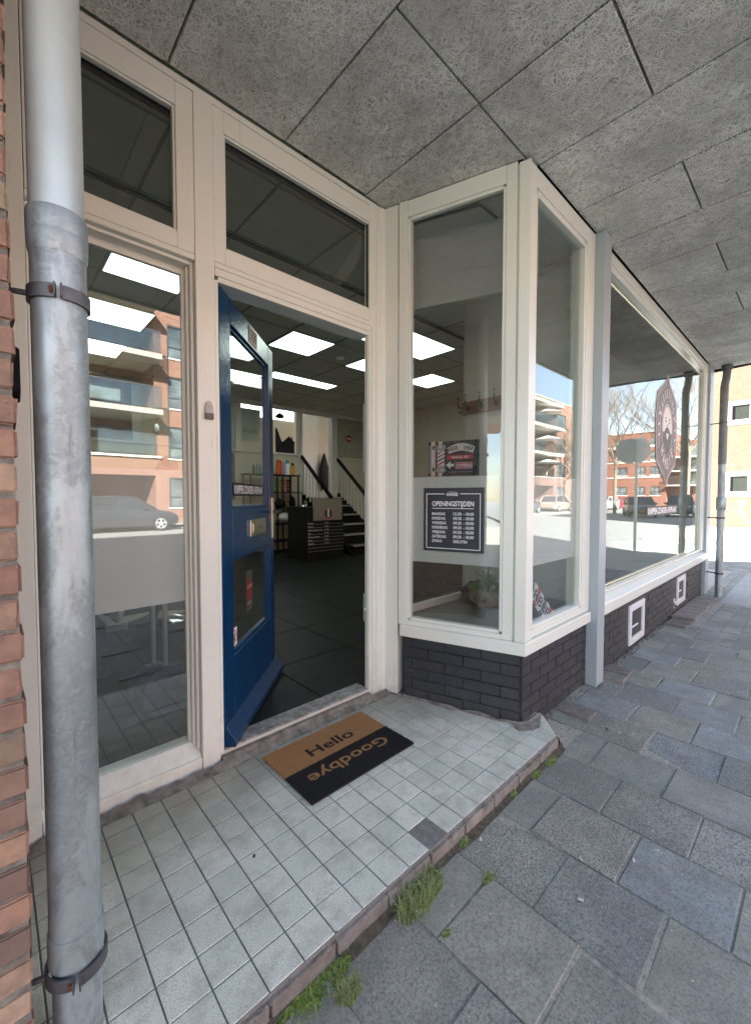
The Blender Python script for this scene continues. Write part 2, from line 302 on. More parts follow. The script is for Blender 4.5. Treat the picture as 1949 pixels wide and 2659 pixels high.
# ------------------------------------------------------------------ geometry helpers
class MB:
    def __init__(s): s.v = []; s.f = []; s.m = []; s.ms = []
    def mi(s, m):
        if m is None: return 0
        if m not in s.ms: s.ms.append(m)
        return s.ms.index(m)
    def add(s, vs, fs, m=None):
        o = len(s.v); s.v += [tuple(v) for v in vs]; k = s.mi(m)
        for f in fs: s.f.append([i + o for i in f]); s.m.append(k)
        return s
    def box(s, x0, y0, z0, x1, y1, z1, m=None):
        return s.add([(x0, y0, z0), (x1, y0, z0), (x1, y1, z0), (x0, y1, z0), (x0, y0, z1), (x1, y0, z1), (x1, y1, z1), (x0, y1, z1)],
                     [(0, 3, 2, 1), (4, 5, 6, 7), (0, 1, 5, 4), (1, 2, 6, 5), (2, 3, 7, 6), (3, 0, 4, 7)], m)
    def fbox(s, F, a0, b0, c0, a1, b1, c1, m=None):
        """box in frame F = (origin, ex, ey, ez)"""
        o, ex, ey, ez = F
        P = lambda a, b, c: tuple(o + ex * a + ey * b + ez * c)
        return s.add([P(a0, b0, c0), P(a1, b0, c0), P(a1, b1, c0), P(a0, b1, c0), P(a0, b0, c1), P(a1, b0, c1), P(a1, b1, c1), P(a0, b1, c1)],
                     [(0, 3, 2, 1), (4, 5, 6, 7), (0, 1, 5, 4), (1, 2, 6, 5), (2, 3, 7, 6), (3, 0, 4, 7)], m)
    def prism(s, pts, z0, z1, m=None):
        n = len(pts); vs = [(x, y, z0) for x, y in pts] + [(x, y, z1) for x, y in pts]
        fs = [tuple(range(n))[::-1], tuple(range(n, 2 * n))] + [(i, (i + 1) % n, (i + 1) % n + n, i + n) for i in range(n)]
        return s.add(vs, fs, m)
    def plate(s, F, pts, d0, d1, m=None):
        """polygon pts (a,c) in frame F extruded along ey from d0 to d1"""
        o, ex, ey, ez = F; n = len(pts)
        vs = [o + ex * a + ez * c + ey * d0 for a, c in pts] + [o + ex * a + ez * c + ey * d1 for a, c in pts]
        fs = [tuple(range(n)), tuple(range(n, 2 * n))[::-1]] + [(i, i + n, (i + 1) % n + n, (i + 1) % n) for i in range(n)]
        return s.add(vs, fs, m)
    def tube(s, pts, r, n=12, m=None, cap=True):
        pts = [Vector(p) for p in pts]; rs = r if isinstance(r, (list, tuple)) else [r] * len(pts); rings = []; up = None
        for i, p in enumerate(pts):
            d = (pts[min(i + 1, len(pts) - 1)] - pts[max(i - 1, 0)]).normalized()
            if up is None: up = Vector((0, 0, 1)) if abs(d.z) < .9 else Vector((1, 0, 0))
            a = d.cross(up).normalized(); b = d.cross(a).normalized(); up = -b if False else up
            rings.append([p + (a * math.cos(t) + b * math.sin(t)) * rs[i] for t in [2 * math.pi * k / n for k in range(n)]])
        vs = [v for rg in rings for v in rg]; fs = []
        for i in range(len(pts) - 1):
            for k in range(n): fs.append((i * n + k, i * n + (k + 1) % n, (i + 1) * n + (k + 1) % n, (i + 1) * n + k))
        if cap: fs += [tuple(range(n))[::-1], tuple(range((len(pts) - 1) * n, len(pts) * n))]
        return s.add(vs, fs, m)
    def lathe(s, prof, c=(0, 0, 0), n=24, m=None):
        c = Vector(c); vs = []; fs = []
        for r, z in prof:
            for k in range(n): t = 2 * math.pi * k / n; vs.append(c + Vector((r * math.cos(t), r * math.sin(t), z)))
        for i in range(len(prof) - 1):
            for k in range(n): fs.append((i * n + k, i * n + (k + 1) % n, (i + 1) * n + (k + 1) % n, (i + 1) * n + k))
        fs += [tuple(range(n))[::-1], tuple(range((len(prof) - 1) * n, len(prof) * n))]
        return s.add(vs, fs, m)
    def mesh(s, name, mat=None, smooth=False):
        me = bpy.data.meshes.new(name); me.from_pydata(s.v, [], s.f)
        if s.ms:
            for m in s.ms: me.materials.append(m)
            me.polygons.foreach_set('material_index', s.m)
        elif mat: me.materials.append(mat)
        bm = bmesh.new(); bm.from_mesh(me); bmesh.ops.recalc_face_normals(bm, faces=bm.faces); bm.to_mesh(me); bm.free()
        if smooth:
            me.polygons.foreach_set('use_smooth', [True] * len(me.polygons))
            try: me.set_sharp_from_angle(angle=R(35))
            except Exception: pass
        me.update(); return me
    def build(s, name, mat=None, parent=None, smooth=False, bevel=0, seg=2):
        o = bpy.data.objects.new(name, s.mesh(name, mat, smooth)); col.objects.link(o)
        if parent is not None: o.parent = parent
        if bevel:
            b = o.modifiers.new('bevel', 'BEVEL'); b.width = bevel; b.segments = seg; b.limit_method = 'ANGLE'; b.angle_limit = R(40); b.harden_normals = False
        return o
def tag(o, label=None, cat=None, group=None, kind=None):
    if label: o['label'] = label
    if cat: o['category'] = cat
    if group: o['group'] = group
    if kind: o['kind'] = kind
    return o
def empty(name, loc=(0, 0, 0), label=None, cat=None, group=None, kind=None):
    o = bpy.data.objects.new(name, None); col.objects.link(o); o.location = (0, 0, 0); o.empty_display_size = .1
    return tag(o, label, cat, group, kind)
def frame(o, ex, ez=(0, 0, 1)):
    ex = Vector(ex).normalized(); ez = Vector(ez).normalized(); ey = ez.cross(ex).normalized(); return (Vector(o), ex, ey, ez)
XF = lambda x, y, z: frame((x, y, z), (1, 0, 0))      # facade frame, ey = +y (into the shop)
def copy_obj(o, parent=None, loc=None, rot=None, scale=None):
    c = o.copy(); col.objects.link(c)
    if parent is not None: c.parent = parent
    if loc is not None: c.location = loc
    if rot is not None: c.rotation_euler = rot
    if scale is not None: c.scale = scale
    return c
def copy_tree(o, parent=None):
    c = o.copy(); col.objects.link(c); c.parent = parent
    for ch in list(o.children): copy_tree(ch, c)
    return c
_tc = {}
def glyphs(body, bold=0):
    """2-D triangles of a string in the built-in font, height of a capital about .7"""
    key = (body, bold)
    if key in _tc: return _tc[key]
    cu = bpy.data.curves.new('t', 'FONT'); cu.body = body; cu.size = 1; cu.resolution_u = 3; cu.offset = bold
    o = bpy.data.objects.new('t', cu); col.objects.link(o); bpy.context.view_layer.update()
    dg = bpy.context.evaluated_depsgraph_get(); me = bpy.data.meshes.new_from_object(o.evaluated_get(dg))
    vs = [v.co.to_2d() for v in me.vertices]; fs = [tuple(p.vertices) for p in me.polygons]
    bpy.data.objects.remove(o); bpy.data.curves.remove(cu); bpy.data.meshes.remove(me)
    xs = [v.x for v in vs] or [0, 1]; r = (vs, fs, min(xs), max(xs)); _tc[key] = r; return r
def text(mb, F, body, a0, a1, c0, h, d=-.0006, bold=.012, m=None, rot=0):
    """lettering between a0 and a1, base line c0, capital height h, lying d in front of frame F; thin solid"""
    vs, fs, x0, x1 = glyphs(body, bold); sx = (a1 - a0) / max(1e-6, x1 - x0); sy = h / .70
    o, ex, ey, ez = F
    P = [o + ex * (a0 + (v.x - x0) * sx) + ez * (c0 + v.y * sy) + ey * d for v in vs]
    mb.add(P, fs, m)
def arc_text(mb, F, body, ca, cc, ra, rc, t0, t1, h, wdt, d, m, flip=False, bold=.02):
    n = len(body); o, ex, ey, ez = F
    for i, ch in enumerate(body):
        t = R(t0 + (t1 - t0) * i / max(1, n - 1)); px = ca + ra * math.cos(t); pz = cc + rc * math.sin(t)
        nrm = Vector((math.cos(t) * ra, math.sin(t) * rc)).normalized()
        up = -nrm if flip else nrm; rt = Vector((up.y, -up.x))
        vs, fs, x0, x1 = glyphs(ch, bold); mid = (x0 + x1) / 2
        P = []
        for v in vs:
            a = (v.x - mid) * wdt / .7; c = (v.y - .35) * h / .7
            P.append(o + ex * (px + rt.x * a + up.x * c) + ez * (pz + rt.y * a + up.y * c) + ey * d)
        mb.add(P, fs, m)
def ring(a0, c0, ra, rc, n=32, t0=0, t1=360):
    return [(a0 + ra * math.cos(R(t0 + (t1 - t0) * k / n)), c0 + rc * math.sin(R(t0 + (t1 - t0) * k / n))) for k in range(n + (1 if t1 - t0 < 360 else 0))]

# ================================================================== SETTING: ground, pavement, roads
def gz(x):                       # pavement falls slightly towards the side street
    return -.06 - .007 * max(0, x - 2)
o = MB().add([(-160, -260, -.62), (260, -260, -.62), (260, 200, -.62), (-160, 200, -.62)], [(0, 1, 2, 3)]).build('ground', M['road_pave']); tag(o, kind='structure')
b = MB(); xs = [-14, 2, 4.4, 7.2, 9.4]
for i in range(len(xs) - 1):
    z0, z1 = gz(xs[i]) - .0065, gz(xs[i + 1]) - .0065; x0, x1 = xs[i], xs[i + 1]
    b.add([(x0, -3.62, z0), (x1, -3.62, z1), (x1, 9, z1), (x0, 9, z0)], [(0, 1, 2, 3)])
pave = tag(b.build('pavement', M['sand']), kind='structure')
def slab_mesh(w, d, t, ch=.004):
    bm = bmesh.new(); bmesh.ops.create_cube(bm, size=1); bmesh.ops.scale(bm, vec=(w, d, t), verts=bm.verts)
    bmesh.ops.bevel(bm, geom=[e for e in bm.edges if all(v.co.z > 0 for v in e.verts)], offset=ch, segments=1, affect='EDGES')
    me = bpy.data.meshes.new('slab'); bm.to_mesh(me); bm.free(); return me
PW, PD = .2815, .2905
slabs = [slab_mesh(PW - random.uniform(.005, .009), PD - random.uniform(.005, .009), .05, random.uniform(.002, .004)) for _ in range(5)]
for s_ in slabs: s_.materials.append(M['paver'])
slab_blue = slab_mesh(PW - .008, PD - .008, .05); slab_blue.materials.append(M['paver_blue'])
blue_at = [(1.34, -1.40 - .145 + .145), (2.17, -1.25), (2.44, -1.40), (2.45, -.83), (1.33, -1.405), (3.0, -1.1), (2.73, -1.25), (3.57, -.95)]
x = .635 - PW * 17; k = -17; stuffb = MB()
while x < 4.30:
    off = -.96 if k % 2 == 0 else -1.105
    j = -2
    while True:
        yc = off - PD * j - PD / 2; xc = x + PW / 2; j += 1
        if yc < -3.5: break
        lim = -.62 if xc > 1.95 else -.835
        top, bot = yc + PD / 2, yc - PD / 2
        if bot > lim - .02: continue
        blue = any(abs(xc - a) < .13 and abs(yc - c) < .14 for a, c in blue_at)
        near = -.8 < xc and yc > -2.6
        z = gz(xc) + random.uniform(-.005, .005)
        if near:
            o = bpy.data.objects.new('paving_tile', slab_blue if blue else random.choice(slabs)); col.objects.link(o); o.parent = pave
            if top > lim:
                f = (lim - bot) / PD; o.scale = (1, max(.1, f), 1); yc = (lim + bot) / 2
            # tiles climb a little towards the wall foot
            o.location = (xc + random.uniform(-.002, .002), yc + random.uniform(-.002, .002), z - .025)
            tl = R(1.0) if xc > 2.1 and yc > -.9 else 0
            o.rotation_euler = (tl + R(random.uniform(-.8, .8)), R(random.uniform(-.8, .8)) - (R(.4) if xc > 2 else 0), R(random.uniform(-.7, .7)))
        else:
            stuffb.box(x + .004, bot + .004, z - .05, x + PW - .004, min(top, lim) - .004, z)
    x += PW; k += 1
tag(stuffb.build('paving_tile_field', M['paver'], pave), kind='stuff')
# small clinkers beyond x = 4.4
cl = [slab_mesh(.272, .135, .05, .003) for _ in range(3)]
for c in cl: c.materials.append(M['paver'])
st2 = MB(); r = 0; y = -.635
while y > -3.5:
    x = 4.36 + (.14 if r % 2 else 0) - .28
    while x < 9.2:
        x0, x1 = max(x, 4.31 if True else x), x + .28
        if x1 - x0 > .08 and not (6.2 < (x0 + x1) / 2 < 6.85 and -1.12 < y < -.84) :
            xc, yc = (x0 + x1) / 2, y - .07
            if y > -1.9 and x1 < 7.6 and x1 - x0 > .2 and not (y > -.79 and x0 > 4.6 and x1 < 6.3):
                o = copy_o = bpy.data.objects.new('clinker', random.choice(cl)); col.objects.link(o); o.parent = pave
                o.location = (xc, yc, gz(xc) - .025 + random.uniform(-.003, .003)); o.rotation_euler = (R(random.uniform(-.8, .8)), R(random.uniform(-.6, .6)), R(random.uniform(-.5, .5)))
                if x1 - x0 < .27: o.scale = ((x1 - x0) / .28, 1, 1)
            else: st2.box(x0 + .004, y - .136, gz(xc) - .05, x1 - .004, y - .004, gz(xc) - .001)
        x += .28
    y -= .1405; r += 1
tag(st2.build('clinker_field', M['paver'], pave), kind='stuff')
# brown edging bricks along the wall foot (set on the pavement) and odd ones
eb = slab_mesh(.2, .062, .09, .004); eb.materials.append(M['brick_brown'])
eb2 = slab_mesh(.13, .19, .05, .004); eb2.materials.append(M['brick_brown'])
for i in range(20):
    xx = 4.98 + i * .067
    o = bpy.data.objects.new('edging_brick', eb); col.objects.link(o); o.parent = pave
    o.location = (xx, -.735 + random.uniform(-.004, .004), gz(xx) - .008 + random.uniform(-.003, .003)); o.rotation_euler = (0, R(random.uniform(-1, 1)), R(90 + random.uniform(-2, 2)))
for xx, yy, rz in ((4.72, -.73, -8), (4.88, -.735, -3), (2.22, -.73, 0), (2.90, -.70, 2), (3.05, -.69, 2)):
    o = bpy.data.objects.new('edging_brick', eb2); col.objects.link(o); o.parent = pave
    o.location = (xx, yy, gz(xx) - .012); o.rotation_euler = (R(-2), 0, R(rz))
o = MB().box(6.22, -1.11, -.2, 9.0, -.86, gz(7) + .006).build('concrete_strip', M['kerb'], pave, bevel=.006)
# kerb, roadway and far side
b = MB()
for i in range(34): b.box(-14 + i * .7, -3.75, -.3, -14 + i * .7 + .69, -3.6, -.10)
kb = tag(b.build('kerb', M['kerb'], bevel=.01), kind='structure')
tag(MB().add([(-60, -14.2, -.25), (95, -14.2, -.25), (95, -3.7, -.25), (-60, -3.7, -.25)], [(0, 1, 2, 3)]).build('road', M['asphalt']), kind='structure')
tag(MB().add([(-60, -18.9, -.246), (95, -18.9, -.246), (95, -14.2, -.246), (-60, -14.2, -.246)], [(0, 1, 2, 3)]).build('parking_bay', M['road_pave']), kind='structure')
b = MB(); b.box(-60, -21.2, -.3, 58, -18.9, -.13); tag(b.build('far_pavement', M['road_pave']), kind='structure')
b = MB(); b.box(-60, -19.05, -.3, 58, -18.9, -.10); tag(b.build('far_kerb', M['kerb']), kind='structure')
b = MB(); b.box(9.4, -3.6, -.3, 11.3, 30, -.115)
sp_ = tag(b.build('side_pavement', M['road_pave']), kind='structure')
pt = slab_mesh(.295, .295, .05, .004); pt.materials.append(M['paver'])
for i in range(6):
    for j in range(8):
        o = bpy.data.objects.new('paving_tile', pt); col.objects.link(o); o.parent = sp_
        o.location = (9.56 + i * .3, -1.9 + j * .3, -.115 - .025 + .006 + random.uniform(-.002, .002))
b = MB(); b.add([(11.3, -3.7, -.24), (16, -3.7, -.24), (16, 40, -.24), (11.3, 40, -.24)], [(0, 1, 2, 3)])
sr = tag(b.build('side_street', M['road_pave']), kind='structure')
for i in range(5):
    yy = -3.0 + i * 1.0
    MB().add([(12.0, yy, -.236), (15.6, yy, -.236), (15.6, yy + .5, -.236), (12.0, yy + .5, -.236)], [(0, 1, 2, 3)]).build('crossing_stripe', M['road_paint'], sr)
fp = tag(MB().box(16, -3.6, -.3, 23.5, 40, -.13).build('sunny_pavement', M['road_pave']), kind='structure')
b = MB()
for j in range(24): b.box(16, -3.5 + j * 1.2, -.2, 23.3, -3.5 + j * 1.2 + 1.19, -.122)
b.build('large_slab', M['stone_white'], fp)
MB().box(15.85, -3.6, -.3, 16, 40, -.11).build('edge_kerb', M['kerb'], fp)

# ================================================================== TILED ENTRANCE STEP
step = empty('entrance_step', label='raised entrance step covered in pale speckled square tiles in front of the open door', cat='step')
stp = [(-.60, .30), (-.60, -.80), (1.795, -.80), (1.935, -.665), (1.93, -.55), (1.93, .30)]
MB().prism(stp, -.3, -.0030).build('step_base', M['grout'], step)
# brick riser
rb = MB(); random.seed(3)
for i in range(13):
    x0 = -.60 + i * .2; x1 = min(x0 + .192, 1.80)
    rb_ = MB().box(x0, -.812, -.12, x1, -.79, -.013 - random.uniform(0, .004)).build('riser_brick', M['brick_brown'], step, bevel=.004)
MB().prism([(1.802, -.808), (1.945, -.672), (1.93, -.655), (1.79, -.79)], -.12, -.014).build('riser_brick', M['brick_brown'], step, bevel=.004)
bm_ = MB()
for i in range(60):                       # crumbled mortar edge
    x0 = -.6 + i * .04 + random.uniform(-.008, .008); w = random.uniform(.015, .04)
    bm_.box(x0, -.809 - random.uniform(0, .006), -.02 - random.uniform(0, .012), x0 + w, -.796, -.012 + random.uniform(-.004, .001))
tag(bm_.build('chipped_mortar', M['grime'], step, bevel=.003), kind='stuff')
tl = [slab_mesh(.0955, .0955, .012, .0011) for _ in range(2)]
for t in tl: t.materials.append(M['tile'])
def inside(px, py, poly):
    c = False; n = len(poly)
    for i in range(n):
        (x1, y1), (x2, y2) = poly[i], poly[(i + 1) % n]
        if (y1 > py) != (y2 > py) and px < (x2 - x1) * (py - y1) / (y2 - y1) + x1: c = not c
    return c
def clip(poly, a, b_, c):                  # keep a*x+b*y<=c
    out = []
    for i in range(len(poly)):
        p, q = poly[i], poly[(i + 1) % len(poly)]; dp, dq = a * p[0] + b_ * p[1] - c, a * q[0] + b_ * q[1] - c
        if dp <= 0: out.append(p)
        if dp * dq < 0:
            t = dp / (dp - dq); out.append((p[0] + (q[0] - p[0]) * t, p[1] + (q[1] - p[1]) * t))
    return out
for i in range(-5, 20):
    for j in range(0, 9):
        x0, x1 = i * .1 + .0022, i * .1 + .0978; y1, y0 = -j * .1 - .0022 + .1, -j * .1 - .0978 + .1
        if j == 0: y1 = .07
        if i == 8 and j == 8: continue                           # the missing tile
        poly = [(x0, y0), (x1, y0), (x1, y1), (x0, y1)]
        full = True
        if x1 > 1.80 and y0 < -.6:
            poly = clip(poly, .694, -.72, 1.796 * .694 + .797 * .72); full = False
        if x1 > 1.925: poly = clip(poly, 1, 0, 1.928); full = False
        # cut against the bay foot
        if x1 > 1.50 and y1 > -.62: 
            n_ = (.945, .326); cc = n_[0] * 1.50 + n_[1] * .0 - .0
            q = clip(poly, n_[0], n_[1], n_[0] * 1.538 + n_[1] * .013 - .018) if (x0 + x1) / 2 < 1.76 or y0 > -.6 else poly
            if q != poly: poly = q; full = False
        if len(poly) < 3: continue
        ar = abs(sum(poly[k][0] * poly[(k + 1) % len(poly)][1] - poly[(k + 1) % len(poly)][0] * poly[k][1] for k in range(len(poly)))) / 2
        if ar < .0006: continue
        dz = random.uniform(-.0006, .0006)
        if j == 8 and random.random() < .3 and full:              # chipped front corners
            k = random.uniform(.004, .012); poly = [(x0 + k, y0), (x1, y0), (x1, y1), (x0, y1), (x0, y0 + k)]; full = False
        if full and j > 0:
            o = bpy.data.objects.new('floor_tile', tl[(i + j) % 2]); col.objects.link(o); o.parent = step
            o.location = ((x0 + x1) / 2, (y0 + y1) / 2, -.006 + dz); o.rotation_euler = (R(random.uniform(-.12, .12)), R(random.uniform(-.12, .12)), R(random.choice((0, 90, 180, 270))))
        else:
            MB().prism(poly, -.012, dz).build('floor_tile', M['tile'], step)
MB().prism([(1.735, -.56), (1.690, -.655), (1.745, -.700), (1.80, -.712), (1.855, -.690), (1.905, -.668), (1.93, -.655), (1.93, -.56)], -.004, .0035).build('cement_patch', M['grime'], step, bevel=.002)
MB().box(.795, -.792, -.014, .905, -.705, -.006).build('cement_patch', M['grime'], step, bevel=.003)
# cement fillet along the frame: one rough strip
def rough_strip(name, pts, w0, h0, mat, par, n=220, outn=(0, -1), seed=0):
    vs = []; fs = []; k = 5; tot = len(pts) - 1
    for i in range(n + 1):
        t = i / n * tot; a = min(int(t), tot - 1); f = t - a; p = Vector(pts[a]).lerp(Vector(pts[a + 1]), f)
        d = (Vector(pts[a + 1]) - Vector(pts[a])).normalized(); o_ = Vector((d.y, -d.x))
        if o_.dot(Vector(outn)) < 0: o_ = -o_
        ww = w0 * (1 + .7 * noise.noise(Vector((i * .13, seed, 0)))) ; hh = h0 * (1 + 1.0 * noise.noise(Vector((i * .21, seed + 5, 0))))
        for q in range(k + 1):
            u = q / k; z = hh * (1 - u) ** 1.6 + .003 * noise.noise(Vector((i * .6, q * 1.3, seed + 9)))
            pp = p + o_ * (ww * u); vs.append((pp.x, pp.y, z if q < k else -.003))
    for i in range(n):
        for q in range(k): a = i * (k + 1) + q; fs.append((a, a + 1, a + k + 2, a + k + 1))
    return MB().add(vs, fs).build(name, mat, par, smooth=True)
rough_strip('cement_fillet', [(-.4, .13), (.472, .118), (1.40, .118), (1.50, .118)], .045, .016, M['grime'], step)
rough_strip('cement_fillet', [(1.515, .05), (1.538, .0), (1.752, -.63), (1.80, -.648), (1.93, -.648)], .022, .010, M['grime'], step, 120, (-.9, -.4), 4)

sl_ = rough_strip('soil_strip', [(-.6, -.808), (1.80, -.808), (1.95, -.668)], .030, .010, simple('damp_soil', (.10, .085, .06), 1, var=.5, scale=50, bs=1), step, 260, (.3, -1), 11); sl_.location.z = -.062
# ================================================================== LEFT BRICK WALL
bw = empty('brick_wall', label='weathered orange red brick wall at the left edge beside the big downpipe', cat='brick wall')
MB().box(-6, -.6262, -.3, -.2315, .45, 3.3).build('mortar_bed', M['mortar'], bw)
random.seed(11); bm_list = []
def brick_mesh(w, d, h):
    bm = bmesh.new(); bmesh.ops.create_cube(bm, size=1); bmesh.ops.scale(bm, vec=(w, d, h), verts=bm.verts)
    bmesh.ops.bevel(bm, geom=list(bm.edges), offset=.0045, segments=2, affect='EDGES')
    for v in bm.verts:
        nn = noise.noise_vector(v.co * 30 + Vector((w * 90, h * 50, random.random() * 40))); v.co += nn * .0026
    me = bpy.data.meshes.new('brick'); bm.to_mesh(me); bm.free(); me.materials.append(M['brick']); return me
full = [brick_mesh(.206, .105, .0545) for _ in range(5)]; head = [brick_mesh(.0985, .105, .0545) for _ in range(5)]
bst = MB()
for c in range(52):
    z = -.16 + c * .0652 + .026
    x = -.228 + random.uniform(-.003, .003)
    use_head = c % 2 == 0
    for q in range(5):
        w = .098 if (use_head and q == 0) else .205
        o = bpy.data.objects.new('brick', random.choice(head if w < .1 else full)); col.objects.link(o); o.parent = bw
        o.location = (x - w / 2, -.578 - random.uniform(0, .004), z + random.uniform(-.002, .002)); o.rotation_euler = (R(random.uniform(-1, 1)), R(random.uniform(-.7, .7)), R(random.uniform(-.8, .8)))
        x -= w + .011
    while x > -6:
        bst.box(x - .205, -.632, z - .026, x, -.6, z + .026); x -= .216
    # reveal bricks
    y = -.52 if use_head else -.42
    for q in range(3): bst.box(-.3, y + .012, z - .026, -.228, y + .2, z + .026); y += .212
tag(bst.build('brickwork', M['apartment_brick'], bw), kind='stuff')

# ================================================================== LEFT DOWNPIPE
dp = empty('downpipe', label='thick galvanised rainwater downpipe beside the brick wall at the left edge', cat='downpipe')
cx, cy = -.150, -.575
MB().lathe([(.0475, 1.76), (.0475, 2.93)], (cx, cy, 0), 40).build('upper_pipe', M['zinc_smooth'], dp, smooth=True)
MB().lathe([(.0485, .205), (.0485, 1.735)], (cx, cy, 0), 40).build('middle_pipe', M['zinc'], dp, smooth=True)
MB().lathe([(.0455, -.12), (.0455, .225)], (cx, cy, 0), 40).build('lower_pipe', M['zinc'], dp, smooth=True)
MB().lathe([(.0490, 1.695), (.0515, 1.705), (.0525, 1.722), (.0528, 1.735), (.0522, 1.738), (.0528, 1.742), (.0528, 1.776), (.0515, 1.782), (.0482, 1.782)], (cx, cy, 0), 40).build('socket', M['zinc'], dp, smooth=True)
MB().lathe([(.0478, .188), (.0512, .190), (.0518, .200), (.0515, .245), (.0512, .258), (.0487, .2585)], (cx, cy, 0), 40).build('socket', M['zinc'], dp, smooth=True)
for zc in (1.612, .172):
    r = .0500 if zc > 1 else .0530
    a0 = 262
    cb_ = MB(); n = 40; vs = []; fs = []
    for k in range(n + 1):
        t = R(a0 + 6 + (348) * k / n)
        for rr in (r, r + .0045):
            for zz in (zc - .0135, zc + .0135): vs.append((cx + rr * math.cos(t), cy + rr * math.sin(t), zz))
    for k in range(n):
        i = k * 4; j = i + 4
        fs += [(i, j, j + 1, i + 1), (i + 2, i + 3, j + 3, j + 2), (i + 1, j + 1, j + 3, i + 3), (i, i + 2, j + 2, j)]
    cb_.add(vs, fs); cl_ = cb_.build('pipe_clamp', M['zinc_dark'], dp, smooth=True)
    for t in (a0 - 5, a0 + 5):
        c_, s_ = math.cos(R(t)), math.sin(R(t)); F = (Vector((cx, cy, zc)), Vector((c_, s_, 0)), Vector((-s_, c_, 0)), Vector((0, 0, 1)))
        MB().fbox(F, r, -.0016, -.013, r + .017, .0016, .0135).build('clamp_ear', M['zinc_dark'], cl_, bevel=.0015)
    t = R(a0 - 12); MB().tube([(cx + (r + .008) * math.cos(R(a0 - 14)), cy + (r + .008) * math.sin(R(a0 - 14)), zc), (cx + (r + .008) * math.cos(R(a0 - 5)), cy + (r + .008) * math.sin(R(a0 - 5)), zc)], .0062, 6).build('clamp_bolt', M['rust'], cl_)
    MB().tube([(cx - r, cy, zc), (-.235, cy + .01, zc)], .006, 8).build('wall_pin', M['zinc_dark'], cl_)
b = MB(); b.plate(frame((-.226, -.50, 1.42), (0, 1, 0)), [(-.03, 0), (.0, -.02), (.02, .0), (.02, .075), (.0, .1), (-.03, .09)], -.012, .006)
tag(b.build('junction_box', M['black_matt'], bevel=.004), 'small black box fixed on the brick reveal behind the big downpipe', 'box')

# ================================================================== ENTRANCE FRAME (plane y = .14)
ef = empty('entrance_facade', label='cream painted timber shop front with transoms around the open doorway and tall left window', cat='shop front')
C_ = M['cream']; WP = C_
def bx(name, x0, y0, z0, x1, y1, z1, m=C_, par=ef, bv=.0025):
    return MB().box(x0, y0, z0, x1, y1, z1).build(name, m, par, bevel=bv)
bx('post', -.235, .138, -.01, -.16, .30, 2.91)
bx('post', .392, .140, -.012, .472, .27, 2.91)
bx('door_jamb', .474, .146, .03, .4895, .26, 2.148)
bx('head_rail', -.158, .1405, 2.883, 1.50, .27, 2.911)
bx('mid_rail', -.158, .143, 2.196, .3905, .26, 2.219)
bx('mid_rail', .4735, .143, 2.200, 1.4745, .26, 2.222)
bx('door_head', .4905, .150, 2.143, 1.390, .26, 2.199)
bx('beading', .4745, .1425, 2.165, 1.44, .1495, 2.1985, bv=.003)
bx('bottom_rail', -.158, .142, -.016, .3905, .27, .056)
MB().add([(-.158, .150, .0565), (.390, .150, .0565), (.390, .205, .110), (-.158, .205, .110), (-.158, .27, .0565), (.390, .27, .0565), (.390, .27, .110), (-.158, .27, .110)],
         [(0, 1, 2, 3), (4, 7, 6, 5), (0, 3, 7, 4), (1, 5, 6, 2), (3, 2, 6, 7), (0, 4, 5, 1)]).build('window_sill', C_, ef)
b = MB().prism([(1.379, .142), (1.462, .142), (1.470, .134), (1.498, .134), (1.523, .052), (1.60, .078), (1.60, .27), (1.48, .27), (1.44, .182), (1.379, .182)], .0, 2.911)
b.build('jamb_post', C_, ef, bevel=.003)
bx('beading', 1.392, .133, .006, 1.414, .1415, 2.20, bv=.003); bx('beading', 1.432, .135, .004, 1.446, .1415, 2.885, bv=.003)
bx('beading', 1.3725, .148, .02, 1.3785, .178, 2.142, bv=.002)
bx('strike_plate', 1.3700, .165, .45, 1.3724, .19, .62, M['zinc_smooth'], bv=.001); bx('strike_plate', 1.3700, .165, 1.35, 1.3724, .19, 1.75, M['zinc_smooth'], bv=.001)
MB().tube([(1.371, .17, .53), (1.362, .16, .53), (1.352, .16, .53)], .006, 8).build('latch', M['white_paint'], ef)
# beading ring of the tall window (three stepped mouldings)
def ringframe(name, F, a0, c0, a1, c1, w, d0, d1, m, par, bv=.002, bottom=True):
    b = MB(); b.fbox(F, a0, d0, c0, a0 + w, d1, c1); b.fbox(F, a1 - w, d0, c0, a1, d1, c1)
    b.fbox(F, a0 + w, d0, c1 - w, a1 - w, d1, c1)
    if bottom: b.fbox(F, a0 + w, d0, c0, a1 - w, d1, c0 + w)
    return b.build(name, m, par, bevel=bv)
A = XF(0, 0, 0)
tw = MB().fbox(A, -.1575, .215, .111, -.1215, .235, 2.195).fbox(A, .3555, .215, .111, .3905, .235, 2.195).fbox(A, -.1215, .215, 2.152, .3555, .235, 2.195).build('beading', C_, ef, bevel=.002)
bx('beading', .3775, .165, .09, .3905, .2145, 2.195, bv=.004); bx('beading', -.1575, .165, .09, -.145, .2145, 2.195, bv=.004)
bx('beading', -.1445, .165, 2.180, .377, .2145, 2.195, bv=.004)
bx('beading', .3665, .187, .10, .3770, .2145, 2.18, bv=.003)
dw = MB().box(-.15, .222, .10, .38, .227, 2.18).build('window_pane', M['glass'], ef)
MB().box(-.13, .2285, .742, .372, .2292, 1.315).build('frosted_film', M['film'], dw)
